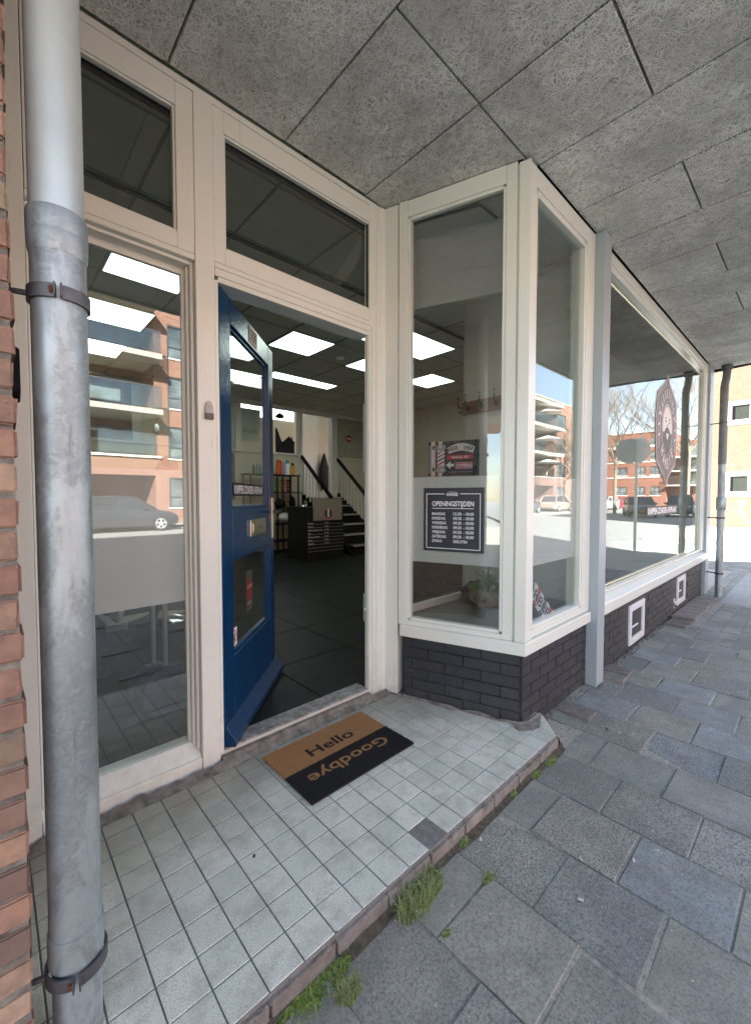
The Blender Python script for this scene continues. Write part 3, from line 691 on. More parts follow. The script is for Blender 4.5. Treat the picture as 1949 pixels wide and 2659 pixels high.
# transom sashes
for (x0, x1, z0, z1, g0, g1, h0, h1) in ((-.157, .3915, 2.2205, 2.8815, -.10, .322, 2.287, 2.787), (.4730, 1.4725, 2.2235, 2.8815, .522, 1.389, 2.294, 2.790)):
    s_ = MB(); s_.box(x0, .1435, z0, g0, .19, z1); s_.box(g1, .1435, z0, x1, .19, z1); s_.box(g0, .1435, h1, g1, .19, z1); s_.box(g0, .1435, z0, g1, .19, h0)
    fr = s_.build('transom_sash', C_, ef, bevel=.003)
    r_ = MB(); w_ = .010; r_.box(g0, .150, h0, g0 + w_, .175, h1); r_.box(g1 - w_, .150, h0, g1, .175, h1); r_.box(g0 + w_, .150, h1 - w_, g1 - w_, .175, h1); r_.box(g0 + w_, .150, h0, g1 - w_, .175, h0 + w_)
    r_.build('glazing_bead', C_, fr, bevel=.004)
    MB().box(g0 - .005, .178, h0 - .005, g1 + .005, .183, h1 + .005).build('transom_pane', M['glass_old'], fr)
    MB().box(g0, .186, h1 - .022, g1, .2, h1 + .01).build('black_seal', M['dark_gap'], fr)
# threshold
th = empty('doorstep', label='worn grey stone threshold under the open blue door', cat='threshold')
MB().box(.4725, .118, -.02, 1.379, .150, .028).build('lower_step', M['grime'], th, bevel=.006)
MB().box(.4725, .152, -.02, 1.379, .26, .046).build('upper_step', simple('worn_stone', (.28, .27, .25), .8, var=.5, scale=30, bs=.5), th, bevel=.006)
MB().box(.4725, .150, .02, 1.379, .1535, .040).build('white_edge', M['stone_white'], th, bevel=.001)
# doorbell
db = empty('doorbell', label='small grey wireless doorbell on the cream post left of the door', cat='doorbell')
MB().plate(XF(.438, .14, 1.575), ring(0, 0, .017, .040, 20), -.012, 0).build('bell_body', simple('pale_grey_plastic', (.5, .48, .44), .5), db, bevel=.002)
MB().box(.4205, .124, 1.536, .4555, .1395, 1.562).build('lower_cap', simple('dark_grey_plastic', (.13, .12, .11), .5), db, bevel=.003)
MB().plate(XF(.438, .1275, 1.588), ring(0, 0, .009, .009, 18), -.0012, .0).build('button', simple('button_plastic', (.42, .41, .37), .4), db)

# ================================================================== BLUE DOOR
hx, hy = .4935, .152
ex = Vector((math.cos(R(45.5)), math.sin(R(45.5)), 0)); D = frame((hx, hy, 0), ex)      # ey of D points to the inside face
dr = empty('shop_door', label='open dark blue timber door with two glass panes, letter slot and brass handle plate', cat='door')
w_, t_ = .866, .042
def dbx(name, a0, b0, c0, a1, b1, c1, m, par=dr, bv=.003): return MB().fbox(D, a0, b0, c0, a1, b1, c1).build(name, m, par, bevel=bv)
st = MB(); st.fbox(D, 0, 0, .055, .135, t_, 2.138); st.fbox(D, w_ - .10, 0, .055, w_, t_, 2.138)
st.fbox(D, .135, 0, 2.02, w_ - .10, t_, 2.138); st.fbox(D, .135, 0, .90, w_ - .10, t_, 1.14); st.fbox(D, .135, 0, .055, w_ - .10, t_, .43)
st.build('door_leaf', M['blue'], dr, bevel=.004)
for c0, c1 in ((1.14, 2.02), (.43, .90)):
    b = MB(); k = .016
    for (p0, p1, q0, q1) in ((.135, .135 + k, c0, c1), (w_ - .10 - k, w_ - .10, c0, c1), (.135 + k, w_ - .10 - k, c1 - k, c1), (.135 + k, w_ - .10 - k, c0, c0 + k)):
        b.fbox(D, p0, .012, q0, p1, .036, q1)
    b.build('glazing_bead', M['blue'], dr, bevel=.003)
    MB().fbox(D, .14, .022, c0 + .003, w_ - .105, .027, c1 - .003).build('door_pane', M['glass'], dr)
b = MB(); b.add([D[0] + D[1] * a + D[2] * q + D[3] * c for a in (.004, w_ + .012) for q, c in ((-.001, .145), (-.006, .145), (-.050, .085), (-.050, .052), (-.001, .052))],
                [(0, 1, 2, 3, 4), (9, 8, 7, 6, 5), (0, 5, 6, 1), (1, 6, 7, 2), (2, 7, 8, 3), (3, 8, 9, 4), (4, 9, 5, 0)])
b.build('weather_bar', M['blue'], dr, bevel=.002)
hp = dbx('handle_plate', w_ - .062, -.008, .935, w_ - .006, -.0005, 1.195, M['steel'])
MB().tube([D[0] + D[1] * a + D[2] * q + D[3] * 1.105 for a, q in ((w_ - .04, -.008), (w_ - .04, -.050), (w_ - .055, -.056), (w_ - .15, -.056))], .0088, 10).build('lever_handle', simple('dark_metal_lever', (.08, .09, .12), .3, .8), hp, smooth=True)
MB().tube([D[0] + D[1] * a + D[2] * q + D[3] * 1.105 for a, q in ((w_ - .04, t_), (w_ - .04, t_ + .045), (w_ - .055, t_ + .052), (w_ - .13, t_ + .052))], .0092, 10).build('lever_handle', M['steel'], hp, smooth=True)
MB().fbox(D, w_ - .003, .006, .95, w_ + .0015, .036, 1.19).build('lock_face', M['steel'], hp)
lb = dbx('letter_plate', .375, -.010, .985, .655, -.0005, 1.075, M['steel'])
dbx('letter_flap', .400, -.016, 1.003, .632, -.0105, 1.055, M['steel'], lb)
b = MB(); text(b, D, 'POST', .48, .56, 1.022, .016, -.0168, m=M['zinc_dark']); b.build('lettering', None, lb)
npz = dbx('number_plate', .40, -.004, 2.035, .53, -.0005, 2.12, M['stone_white'], bv=.001)
b = MB(); text(b, D, '359', .415, .515, 2.052, .05, -.0046, m=M['zinc_dark']); b.build('lettering', None, npz)
# stickers on the door panes
b = MB().fbox(D, .20, .0195, 1.205, .70, .0205, 1.272)
s1 = b.build('sticker', M['ink']); tag(s1, 'narrow black KNIPPEN ZONDER AFSPRAAK sticker on the upper pane of the blue door', 'sticker')
b = MB(); text(b, D, 'KNIPPEN ZONDER AFSPRAAK', .215, .685, 1.218, .042, .0190, m=M['white'], bold=.02); b.build('lettering', None, s1)
b = MB().fbox(D, .143, .0195, .455, .225, .0205, .545); s2 = b.build('sticker', M['white']); tag(s2, 'small square white no dogs sticker at the bottom corner of the blue door pane', 'sticker')
b = MB()
ro, ri = ring(.184, .50, .036, .038, 28), ring(.184, .50, .029, .031, 28)
for k in range(28):
    q = [ro[k], ro[(k + 1) % 28], ri[(k + 1) % 28], ri[k]]; b.add([D[0] + D[1] * a + D[2] * .019 + D[3] * c for a, c in q], [(0, 1, 2, 3)], M['red'])
b.add([D[0] + D[1] * a + D[2] * .0188 + D[3] * c for a, c in ((.160, .523), (.166, .529), (.209, .478), (.203, .472))], [(0, 1, 2, 3)], M['red'])
for poly in (((.165, .487), (.196, .487), (.196, .505), (.165, .505)), ((.192, .500), (.204, .506), (.204, .518), (.190, .516)), ((.167, .474), (.172, .474), (.172, .49), (.167, .49)), ((.188, .474), (.193, .474), (.193, .49), (.188, .49)), ((.158, .505), (.165, .498), (.168, .503), (.160, .514))):
    b.add([D[0] + D[1] * a + D[2] * .0191 + D[3] * c for a, c in poly], [tuple(range(len(poly)))], M['ink'])
b.build('pictogram', None, s2)
b = MB().fbox(D, .40, .0285, .565, .50, .0290, .79); s3 = b.build('sticker', M['cloth']); tag(s3, 'upright faded red and grey sticker seen through the lower pane of the blue door', 'sticker')
MB().fbox(D, .402, .0272, .63, .498, .0284, .735).build('red_field', M['red'], s3)
b = MB(); text(b, D, 'DUWEN', .41, .49, .69, .022, .0268, m=M['cream_print']); text(b, D, 'TREKKEN', .41, .49, .60, .018, .0278, m=M['cream_print']); b.build('lettering', None, s3)

# ================================================================== BAY WINDOW
A0 = Vector((1.538, .013, 0)); B0 = Vector((1.760, -.632, 0)); Bd = (B0 - A0).normalized()
BF = (A0, Bd, Vector((-Bd.y, Bd.x, 0)), Vector((0, 0, 1)))        # ey points into the bay
if BF[2].x < 0: BF = (A0, Bd, -BF[2], BF[3])
bay = empty('bay_window', label='cream and white painted corner bay window between the doorway and the grey post', cat='bay window')
def B(name, a0, b0, c0, a1, b1, c1, m=C_, par=bay, bv=.0025): return MB().fbox(BF, a0, b0, c0, a1, b1, c1).build(name, m, par, bevel=bv)
B('frame_post', -.034, -.004, .435, .020, .09, 2.912); B('beading', .0205, .004, .474, .036, .05, 2.81, bv=.003)
B('frame_post', .574, .003, .435, .628, .09, 2.912); B('beading', .5565, .008, .474, .5735, .05, 2.81, bv=.003)
B('head_rail', .0205, .0, 2.818, .5735, .034, 2.911); B('beading', .0365, .006, 2.799, .556, .030, 2.8175)
B('bottom_rail', .0205, .002, .435, .5735, .09, .462); B('beading', .0365, .010, .4625, .556, .05, .480)
pB = B('window_pane', .030, .035, .465, .562, .040, 2.812, M['glass'])
MB().fbox(BF, .0385, .0415, .815, .5555, .0422, 1.316).build('frosted_film', M['film'], pB)
# corner post (pentagon between the two glass planes)
cpt = [A0 + Bd * .6285 + BF[2] * .01, A0 + Bd * .64 - BF[2] * .008, A0 + Bd * .697 - BF[2] * .008, Vector((1.775, -.640, 0)), Vector((1.838, -.640, 0)), Vector((1.838, -.56, 0)), Vector((1.80, -.50, 0))]
MB().prism([(p.x, p.y) for p in cpt], .436, 2.895).build('corner_post', C_, bay, bevel=.003)
yC = -.632
def Cc(name, x0, y0, z0, x1, y1, z1, m=C_, par=bay, bv=.0025): return MB().box(x0, y0, z0, x1, y1, z1).build(name, m, par, bevel=bv)
Cc('beading', 1.8385, yC + .004, .495, 1.872, yC + .05, 2.785, bv=.003)
Cc('frame_post', 2.532, yC - .004, .44, 2.655, yC + .1, 2.90); Cc('beading', 2.512, yC + .004, .495, 2.5315, yC + .05, 2.785, bv=.003)
Cc('head_rail', 1.8385, yC - .004, 2.803, 2.5315, yC + .04, 2.899); Cc('beading', 1.8725, yC + .004, 2.768, 2.5115, yC + .05, 2.8025)
Cc('bottom_rail', 1.8385, yC - .002, .44, 2.5315, yC + .1, .478); Cc('beading', 1.8725, yC + .006, .4785, 2.5115, yC + .05, .500)
pC = Cc('window_pane', 1.866, yC + .032, .482, 2.518, yC + .037, 2.79, M['glass'])
MB().box(1.8735, yC + .0385, .815, 2.511, yC + .0392, 1.316).build('frosted_film', M['film'], pC)
# sill board that turns the corner
off = .016
s0 = A0 - Bd * .02 - BF[2] * off; s1_ = A0 + Bd * .682 - BF[2] * off
xcorner = 1.752
MB().prism([(s0.x, s0.y), (xcorner, yC - .020), (2.654, yC - .020), (2.654, yC + .12), (1.82, yC + .12), (1.62, .06)], .366, .4345).build('sill', M['cream'], bay, bevel=.004)
# painted brick foot: every brick its own piece
pl = empty('bay_plinth', label='low black painted brick plinth under the corner bay window', cat='plinth')
i0, i1 = A0 + BF[2] * .022, Vector((1.770, -.606, 0))
MB().prism([(A0.x + .0095, A0.y + .004), (1.7795, -.6175), (2.652, -.6175), (2.652, -.45), (1.83, -.45), (1.62, .1)], -.2, .365).build('plinth_core', M['black_brick'], pl)
def wonky(w, d, h, m, bev=.0035, amp=.0022):
    bm = bmesh.new(); bmesh.ops.create_cube(bm, size=1); bmesh.ops.scale(bm, vec=(w, d, h), verts=bm.verts)
    bmesh.ops.bevel(bm, geom=list(bm.edges), offset=bev, segments=2, affect='EDGES'); sd = random.random() * 90
    for v in bm.verts: v.co += noise.noise_vector(v.co * 22 + Vector((sd, 0, 0))) * amp
    me = bpy.data.meshes.new('brick'); bm.to_mesh(me); bm.free(); me.materials.append(m); return me
random.seed(21)
bk = [wonky(.2025, .07, .0592, M['black_brick']) for _ in range(6)]; bkh = [wonky(.1005, .07, .0592, M['black_brick']) for _ in range(4)]
def brick_row(par, o, ex, length, z, start, meshes, half, dep=.035, skip=None):
    ex = ex.normalized(); ey = Vector((-ex.y, ex.x, 0)); a = -start; ang = math.atan2(ex.y, ex.x)
    while a < length - .02:
        w = .206; a0, a1 = max(a, 0), min(a + w, length)
        if a1 - a0 > .03:
            big = a1 - a0 > .15; me = random.choice(meshes if big else half); base = .206 if big else .104
            c = o + ex * ((a0 + a1) / 2) + ey * (dep - random.uniform(0, .0018))
            if not (skip and skip(c.x, z, (a1 - a0) / 2)):
                ob = bpy.data.objects.new('brick', me); col.objects.link(ob); ob.parent = par; ob.location = (c.x, c.y, z)
                ob.scale = ((a1 - a0) / base, 1, 1); ob.rotation_euler = (0, R(random.uniform(-.4, .4)), ang + R(random.uniform(-.4, .4)))
        a += w
for c in range(7):
    z = .336 - c * .0625
    st_ = .104 if c % 2 else 0
    brick_row(pl, Vector((1.775, -.622, 0)), Vector((1, 0, 0)), .875, z, st_, bk, bkh)
    brick_row(pl, A0 + BF[2] * .006, Bd, .668, z, .104 - st_ + .05, bk, bkh)

# ================================================================== GREY POSTS
gp = MB().box(2.657, -.692, -.12, 2.785, -.50, 2.912).build('grey_post', M['grey_paint'], bevel=.004)
tag(gp, 'slim blue grey painted square post between the bay window and the large window', 'post')
gp2 = empty('grey_post', label='blue grey painted post at the far end of the large window beside the thin downpipe', cat='post')
MB().box(6.62, -.662, -.15, 6.86, -.5, 2.93).build('outer_board', M['grey_paint'], gp2, bevel=.004)
MB().box(6.865, -.64, -.15, 6.955, -.45, 2.93).build('inner_board', simple('plum_grey_board', (.20, .19, .22), .5), gp2, bevel=.004)
MB().box(6.96, -.62, -.15, 6.99, -.45, 2.93).build('edge_board', M['cream'], gp2, bevel=.003)

# ================================================================== LARGE WINDOW
lw = empty('display_window', label='large plate glass shop window with lights around its frame, right of the grey post', cat='shop window')
def Wb(name, x0, y0, z0, x1, y1, z1, m=C_, par=lw, bv=.003): return MB().box(x0, y0, z0, x1, y1, z1).build(name, m, par, bevel=bv)
Wb('frame_post', 2.787, yC - .004, .495, 2.90, yC + .1, 2.905); Wb('frame_post', 6.455, yC - .004, .505, 6.615, yC + .1, 2.915)
Wb('head_rail', 2.9005, yC - .002, 2.84, 6.4545, yC + .1, 2.915); Wb('beading', 2.9005, yC + .006, 2.795, 6.4545, yC + .05, 2.8395)
Wb('beading', 6.415, yC + .006, .52, 6.4545, yC + .05, 2.7945)
Wb('beading', 2.9005, yC + .006, .505, 6.4545, yC + .05, .5195)
MB().add([(2.787, yC - .045, .455), (6.79, yC - .045, .46), (6.79, yC + .05, .505), (2.787, yC + .05, .503), (2.787, yC - .045, .378), (6.79, yC - .045, .380), (6.79, yC + .05, .380), (2.787, yC + .05, .378)],
         [(0, 1, 2, 3), (4, 7, 6, 5), (0, 4, 5, 1), (1, 5, 6, 2), (2, 6, 7, 3), (3, 7, 4, 0)]).build('sill', M['cream'], lw, bevel=.004)
pW = Wb('window_pane', 2.895, yC + .032, .51, 6.425, yC + .037, 2.80, M['glass'], bv=0)
# LED rope inside the glass
led = empty('light_string', label='string of small warm lights running round the inside edge of the large window', cat='string lights')
dot = MB().box(-.0045, -.003, -.0045, .0045, .003, .0045).mesh('bulb', M['led_dot'])
def dots(p, q, n):
    for i in range(n):
        t = (i + .5) / n; o = bpy.data.objects.new('bulb', dot); col.objects.link(o); o.parent = led
        o.location = Vector(p).lerp(Vector(q), t) + Vector((0, 0, random.uniform(-.004, .004)))
dots((2.92, yC + .055, 2.775), (6.40, yC + .055, 2.785), 150); dots((6.405, yC + .055, 2.77), (6.405, yC + .055, .55), 80)
bl = MB().tube([(2.92, yC + .056, .545), (6.39, yC + .056, .545)], .004, 6).tube([(6.408, yC + .06, 2.78), (6.408, yC + .06, .54)], .004, 6).tube([(2.9, yC + .06, 2.783), (6.4, yC + .06, 2.79)], .004, 6)
bl.build('cable', simple('clear_cable', (.30, .29, .24), .5), led)
b = MB()
for i in range(170): b.box(2.93 + i * .0204, yC + .05, .528, 2.939 + i * .0204, yC + .056, .536)
tag(b.build('lower_bulbs', M['led_dot'], led), kind='stuff')
# plinth under the large window with two vents
pl2 = empty('window_plinth', label='long black painted brick plinth under the large shop window', cat='plinth')
MB().box(2.787, -.6195, -.25, 6.62, -.45, .377).build('plinth_core', M['black_brick'], pl2)
V = [(3.60, 4.045, -.045, .298), (5.27, 5.715, .005, .312)]
V = [(3.565, 3.985, -.035, .300), (5.235, 5.62, .005, .312)]
def sk(x, z, hw): return any(x0 - hw * .9 < x < x1 + hw * .9 and z0 - .02 < z < z1 + .02 for x0, x1, z0, z1 in V)
for c in range(8):
    z = .348 - c * .0625
    brick_row(pl2, Vector((2.79, -.624, 0)), Vector((1, 0, 0)), 3.83, z, (.104 if c % 2 else 0), bk, bkh, skip=sk)
for i, (x0, x1, z0, z1) in enumerate(V):
    v = empty('cellar_vent', label=('nearer white framed cellar vent in the black plinth' if i == 0 else 'farther white framed cellar vent in the black plinth by the downpipe'), cat='vent', group='cellar vents in the black plinth')
    k = .055
    b = MB(); b.box(x0, -.634, z0, x0 + k, -.57, z1); b.box(x1 - k, -.634, z0, x1, -.57, z1); b.box(x0 + k, -.634, z1 - k, x1 - k, -.57, z1); b.box(x0 + k, -.634, z0, x1 - k, -.57, z0 + k)
    b.build('vent_frame', M['white_paint'], v, bevel=.004)
    MB().box(x0 + k, -.592, z0 + k, x1 - k, -.580, z1 - k).build('back_panel', M['white_paint'], v)
    MB().box(x0 + k + .01, -.6, z0 + k + .10, x1 - k - .12, -.5925, z1 - k - .01).build('dark_opening', M['dark_gap'], v)
    MB().box(x0 + k + .004, -.625, z0 + k + .075, x1 - k - .10, -.5925, z0 + k + .09).build('cross_ledge', M['white_paint'], v, bevel=.003)
    MB().box(x0 + k + .004, -.606, z0 + k + .01, x1 - k - .11, -.5925, z0 + k + .06).build('wooden_block', M['wood'], v)
MB().box(5.10, -.6245, .0, 5.16, -.6225, .10).box(5.13, -.6250, -.03, 5.15, -.6230, .05).box(5.16, -.625, .03, 5.24, -.623, .06).build('paint_spill', M['white_paint'], pl2)
# rubble joint at the wall foot
b = MB(); random.seed(9)
for i in range(330):
    xx = 1.80 + i * .0145; s_ = random.uniform(.006, .017); yy = -.640 - random.uniform(0, .022)
    if 2.63 < xx < 2.80: yy -= .06
    b.box(xx, yy - s_ / 2, gz(xx) - .02, xx + s_, yy + s_ / 2, gz(xx) + random.uniform(.0, .014))
rub = b.build('wall_foot_rubble', M['grime'], pave, bevel=.002); tag(rub, kind='stuff')

# ================================================================== FAR DOWNPIPE
d2 = empty('downpipe', label='thinner grey downpipe with a bend under the canopy at the far end of the shop', cat='downpipe')
px, py = 6.80, -.80
MB().tube([(px + .0, py, 2.93), (px, py, 2.86), (px - .005, py, 2.80), (px - .05, py - .0, 2.72), (px - .12, py, 2.66), (px - .16, py, 2.60), (px - .165, py, 2.50), (px - .165, py, 1.62)], .044, 16).build('upper_pipe', simple('dull_grey_pipe', (.20, .21, .20), .6, .3, var=.2), d2, smooth=True)
MB().tube([(px - .165, py, 1.70), (px - .165, py, -.16)], .040, 16).build('lower_pipe', M['zinc'], d2, smooth=True)
MB().lathe([(.0445, 1.03), (.051, 1.04), (.051, 1.19), (.0445, 1.20)], (px - .165, py, 0), 16).build('socket', M['zinc'], d2, smooth=True)
MB().lathe([(.045, 2.84), (.06, 2.86), (.06, 2.915), (.045, 2.92)], (px, py, 0), 16).build('top_collar', M['zinc_dark'], d2, smooth=True)
for zc in (2.15, .93, .21):
    MB().lathe([(.047, zc - .012), (.047, zc + .012)], (px - .165, py, 0), 16).tube([(px - .165, py, zc), (px - .12, -.64, zc)], .008, 6).build('pipe_clamp', M['zinc_dark'], d2)

# ================================================================== CANOPY CEILING
cn = empty('canopy_ceiling', label='canopy ceiling of rough grey wood wool cement panels over the shop front', cat='ceiling')
xs = [-1.29, -.765, -.235, .293, .820, 1.343, 1.857, 2.372, 2.884, 3.376, 3.868, 4.350, 4.838, 5.37, 5.90, 6.43, 6.93]
pcache = {}
def panel(x0, x1, y0, y1):
    g = .0045
    me = MB().box(x0 + g, y0 + g, 2.915, x1 - g, y1 - g, 2.95).mesh('panel', M['woodwool'])
    o = bpy.data.objects.new('ceiling_panel', me); col.objects.link(o); o.parent = cn
    o.location = (0, 0, random.uniform(-.0015, .0015)); b = o.modifiers.new('b', 'BEVEL'); b.width = .004; b.segments = 2
random.seed(2); sb = MB()
for i in range(len(xs) - 1):
    x0, x1 = xs[i], xs[i + 1]
    if i == 4: cuts = [.135, -.615, -1.68, -2.0]
    elif x0 < 1.3: cuts = [.135, -1.145, -2.0]
    elif i == 5: cuts = [.0, -.612, -1.142, -2.0]
    elif i % 2 == 1: cuts = [-.63, -1.147, -2.0]
    else: cuts = [-.63, -1.68, -2.0]
    if x0 > 2.5: cuts[0] = -.645
    for a, c in zip(cuts[:-1], cuts[1:]):
        if x0 < -.3 and a > -.6: a = -.64
        if i == 5 and a > -.5:                            # cut along the bay head
            g = .0045; pts = [(x0 + g, c + g), (1.757 + .08, c + g), (1.755, -.60), (1.535, .03), (1.50, .135), (x0 + g, .135)]
            me = MB().prism(pts, 2.915, 2.95).mesh('panel', M['woodwool']); o = bpy.data.objects.new('ceiling_panel', me); col.objects.link(o); o.parent = cn; continue
        panel(x0, x1, c, a)
        for (sx_, sy_) in ((x0 + .03, a - .03), (x1 - .03, a - .03), (x0 + .03, c + .03), (x1 - .03, c + .03), (x0 + .03, (a + c) / 2), (x1 - .03, (a + c) / 2)):
            if c + .02 < sy_ < a - .02: sb.lathe([(.0075, 2.9130), (.006, 2.9115), (.002, 2.9105)], (sx_ + random.uniform(-.006, .006), sy_, 0), 8)
tag(sb.build('screw_head', M['stone_white'], cn), kind='stuff')
MB().prism([(-6, -2.02), (6.70, -2.02), (7.02, -.62), (7.02, .14), (1.5, .14), (-.24, .14), (-.24, -.62), (-6, -.62)][::-1], 2.951, 2.97).build('dark_backing', M['dark_gap'], cn)
MB().box(-6, -2.045, 2.90, 6.70, -2.021, 3.25).build('front_fascia', M['cream'], cn)
MB().add([(6.70, -2.045, 2.90), (6.72, -2.045, 2.90), (7.05, -.62, 2.90), (7.025, -.62, 2.90), (6.70, -2.045, 3.3), (6.72, -2.045, 3.3), (7.05, -.62, 3.3), (7.025, -.62, 3.3)],
         [(0, 3, 2, 1), (4, 5, 6, 7), (0, 1, 5, 4), (1, 2, 6, 5), (2, 3, 7, 6), (3, 0, 4, 7)]).build('end_fascia', M['dark_gap'], cn)
stc = MB()
for i in range(22):
    x0 = -1.30 - (i + 1) * .52
    if x0 < -6: break
    stc.box(x0 + .004, -2.0, 2.915, x0 + .516, -.64, 2.95)
tag(stc.build('panel_field', M['woodwool'], cn), kind='stuff')
# upper storeys above the canopy
ub = empty('shop_building', label='brick upper storeys of the shop building above the canopy', cat='building')
MB().box(-10, -2.0, 3.26, 6.7, 5.9, 9.6).build('upper_wall', M['apartment_brick'], ub)
MB().box(-10, .30, 3.24, -.3, 5.9, 3.255).build('floor_slab', M['concrete'], ub)
MB().box(-10.05, -2.06, 9.6, 6.76, 5.96, 9.75).build('roof_edge', M['stone_white'], ub)
for i in range(6):
    w = MB().box(-9 + i * 2.6, -2.02, 4.3, -7.6 + i * 2.6, -1.99, 5.7).build('window', M['white_paint'], ub)
    MB().box(-8.9 + i * 2.6, -2.03, 4.4, -7.7 + i * 2.6, -2.021, 5.6).build('pane', M['car_glass'], w)

# ================================================================== SHOP INTERIOR
fl = tag(MB().box(-1.8, .265, -.1, 7.05, 6.5, .036).box(2.96, -.44, -.1, 7.0, .26, .036).build('shop_floor', M['slate_joint']), kind='structure')
ft = slab_mesh(.616, .616, .014, .001); ft.materials.append(M['slate'])
for i in range(-4, 10):
    for j in range(-1, 10):
        xc, yc = 1.111 + .622 * i + .311, .80 + .622 * j - .311 + .0
        if not (-1.7 < xc < 7 and .3 < yc < 6.6): continue
        o = bpy.data.objects.new('floor_tile', ft); col.objects.link(o); o.parent = fl; o.location = (xc, yc, .0375); o.rotation_euler = (0, 0, R(random.choice((0, 180))))
wl = tag(MB().box(-1.9, .15, 0, -1.8, 6.5, 3.3).build('side_wall', M['wall_cream']), kind='structure')
wr = tag(MB().box(7.05, -.44, 0, 7.15, 6.5, 3.3).build('right_wall', M['wall_cream']), kind='structure')
bwll = tag(MB().box(-1.8, 6.4, 0, 4.90, 6.5, 2.12).box(5.975, 6.4, 0, 7.05, 6.5, 2.12).build('back_wall', M['wall_cream']), kind='structure')
for x0, x1 in ((-1.8, 4.895), (5.975, 7.05)):
    MB().box(x0, 6.355, 2.121, x1, 6.53, 2.165).build('wall_ledge', M['wall_white'], bwll, bevel=.004)
for x0, x1, z0 in ((4.90, 4.973, .04), (5.81, 5.97, 1.2), (1.56, 1.70, 2.166), (3.40, 3.52, 2.166), (6.89, 7.04, 2.166), (-.4, -.28, 2.166)):
    MB().box(x0, 6.37, z0, x1, 6.52, 3.19).build('wall_post', M['wall_white'], bwll, bevel=.004)
MB().box(-1.8, 6.36, 3.12, 7.05, 6.52, 3.195).build('top_rail', M['wall_white'], bwll, bevel=.004)
MB().box(5.972, 6.42, 2.166, 6.888, 6.44, 3.119).build('pale_panel', simple('grey_green_panel', (.36, .38, .31), .4), bwll)
MB().box(6.05, 6.385, .9, 6.98, 6.399, .96).build('dado_rail', M['wall_white'], bwll)
MB().box(-1.8, 6.42, 2.166, 1.555, 6.52, 3.119).build('added_dark_panel', M['sill_wood'], bwll)  # added to fill the openings: darkens this side and blocks the sun
MB().box(1.71, 6.42, 2.166, 2.2, 6.44, 3.119).build('pale_panel', M['wall_cream'], bwll)
gpn = MB().box(2.9, 6.40, 2.30, 3.39, 6.41, 3.119).box(3.521, 6.40, 2.35, 3.95, 6.41, 3.02).build('pale_panel', simple('frosted_panel', (.38, .41, .37), .5), bwll)
b = MB(); text(b, XF(0, 6.4, 0), 'INGANG', 3.56, 3.88, 2.52, .10, -.004, m=M['zinc_dark']); b.build('panel_lettering', None, bwll)
ne = empty('no_entry_sign', label='round red no entry sign with a white bar on the pale panel behind the stairs', cat='sign')
MB().plate(XF(6.36, 6.415, 2.655), ring(0, 0, .085, .085, 28), -.008, 0).build('disc', M['red'], ne)
MB().fbox(XF(6.36, 6.406, 2.655), -.062, -.004, -.016, .062, 0, .016).build('bar', M['white'], ne)
ov = MB().plate(XF(1.95, 6.40, 2.40), ring(0, 0, .045, .10, 24), -.012, 0, M['mirror']).build('oval_mirror'); tag(ov, 'small oval mirror on the pale panel at the back of the shop', 'mirror')
# ceiling
ce = tag(MB().box(-1.8, .272, 3.212, 7.05, 6.5, 3.30).box(2.96, -.44, 3.212, 7.05, .27, 3.30).build('shop_ceiling', M['ceiling_tile']), kind='structure')
b = MB()
for i in range(-3, 10):
    x = .50 + .65 * i; b.box(x - .009, .3, 3.206, x + .009, 6.36, 3.2115)
for j in range(-2, 8):
    y = 2.06 + .647 * j
    if y < .3: continue
    b.box(-1.8, y - .009, 3.2045, 7.05, y + .009, 3.2055)
b.build('ceiling_grid', M['ceiling_bar'], ce)
MB().box(-1.8, 1.445, 3.190, 7.05, 1.475, 3.2115).build('shadow_gap_strip', M['dark_gap'], ce)  # flat black strip standing in for the shadow gap across the ceiling
def panel_light(x0, y0, x1, y1, label):
    e = empty('ceiling_light', label=label, cat='ceiling light', group='LED panels in the shop ceiling')
    MB().box(x0 - .012, y0 - .012, 3.197, x1 + .012, y1 + .012, 3.2035).build('light_frame', M['ceiling_bar'], e)
    MB().box(x0, y0, 3.194, x1, y1, 3.1965).build('diffuser', M['led'], e)
for a in ((.52, 2.09, 1.14, 2.69, 'square ceiling light panel nearest the tall left window'), (.52, 3.37, 1.12, 3.97, 'second square ceiling light panel behind the tall left window'),
          (.52, 4.67, 1.12, 5.28, 'third and farthest square ceiling light panel behind the tall left window'),
          (2.48, 2.72, 3.09, 3.32, 'large square ceiling light panel in the middle of the open doorway'),
          (3.13, 4.32, 4.37, 4.61, 'long narrow ceiling light panel seen in the open doorway'),
          (3.77, 2.72, 4.38, 3.31, 'square ceiling light panel at the right edge of the doorway beyond the smoke detector'),
          (3.14, 1.75, 4.38, 2.34, 'oblong ceiling light panel seen at the left edge of the bay window'),
          (5.06, 2.69, 5.66, 3.29, 'square ceiling light panel seen lower in the bay window'),
          (1.83, 3.37, 2.43, 3.97, 'square ceiling light panel seen through the upper pane of the blue door'),
          (2.48, 4.67, 3.09, 5.28, 'farther square ceiling light panel seen through the upper pane of the blue door')):
    panel_light(*a)
sd = empty('smoke_detector', label='round white smoke detector on the ceiling of the shop', cat='smoke detector')
MB().lathe([(.055, 3.205), (.055, 3.185), (.045, 3.175)], (3.48, 3.09, 0), 20).build('detector_base', M['wall_white'], sd, smooth=True)
MB().lathe([(.030, 3.1745), (.026, 3.160), (.012, 3.156)], (3.48, 3.09, 0), 16).build('detector_cap', M['wall_white'], sd, smooth=True)
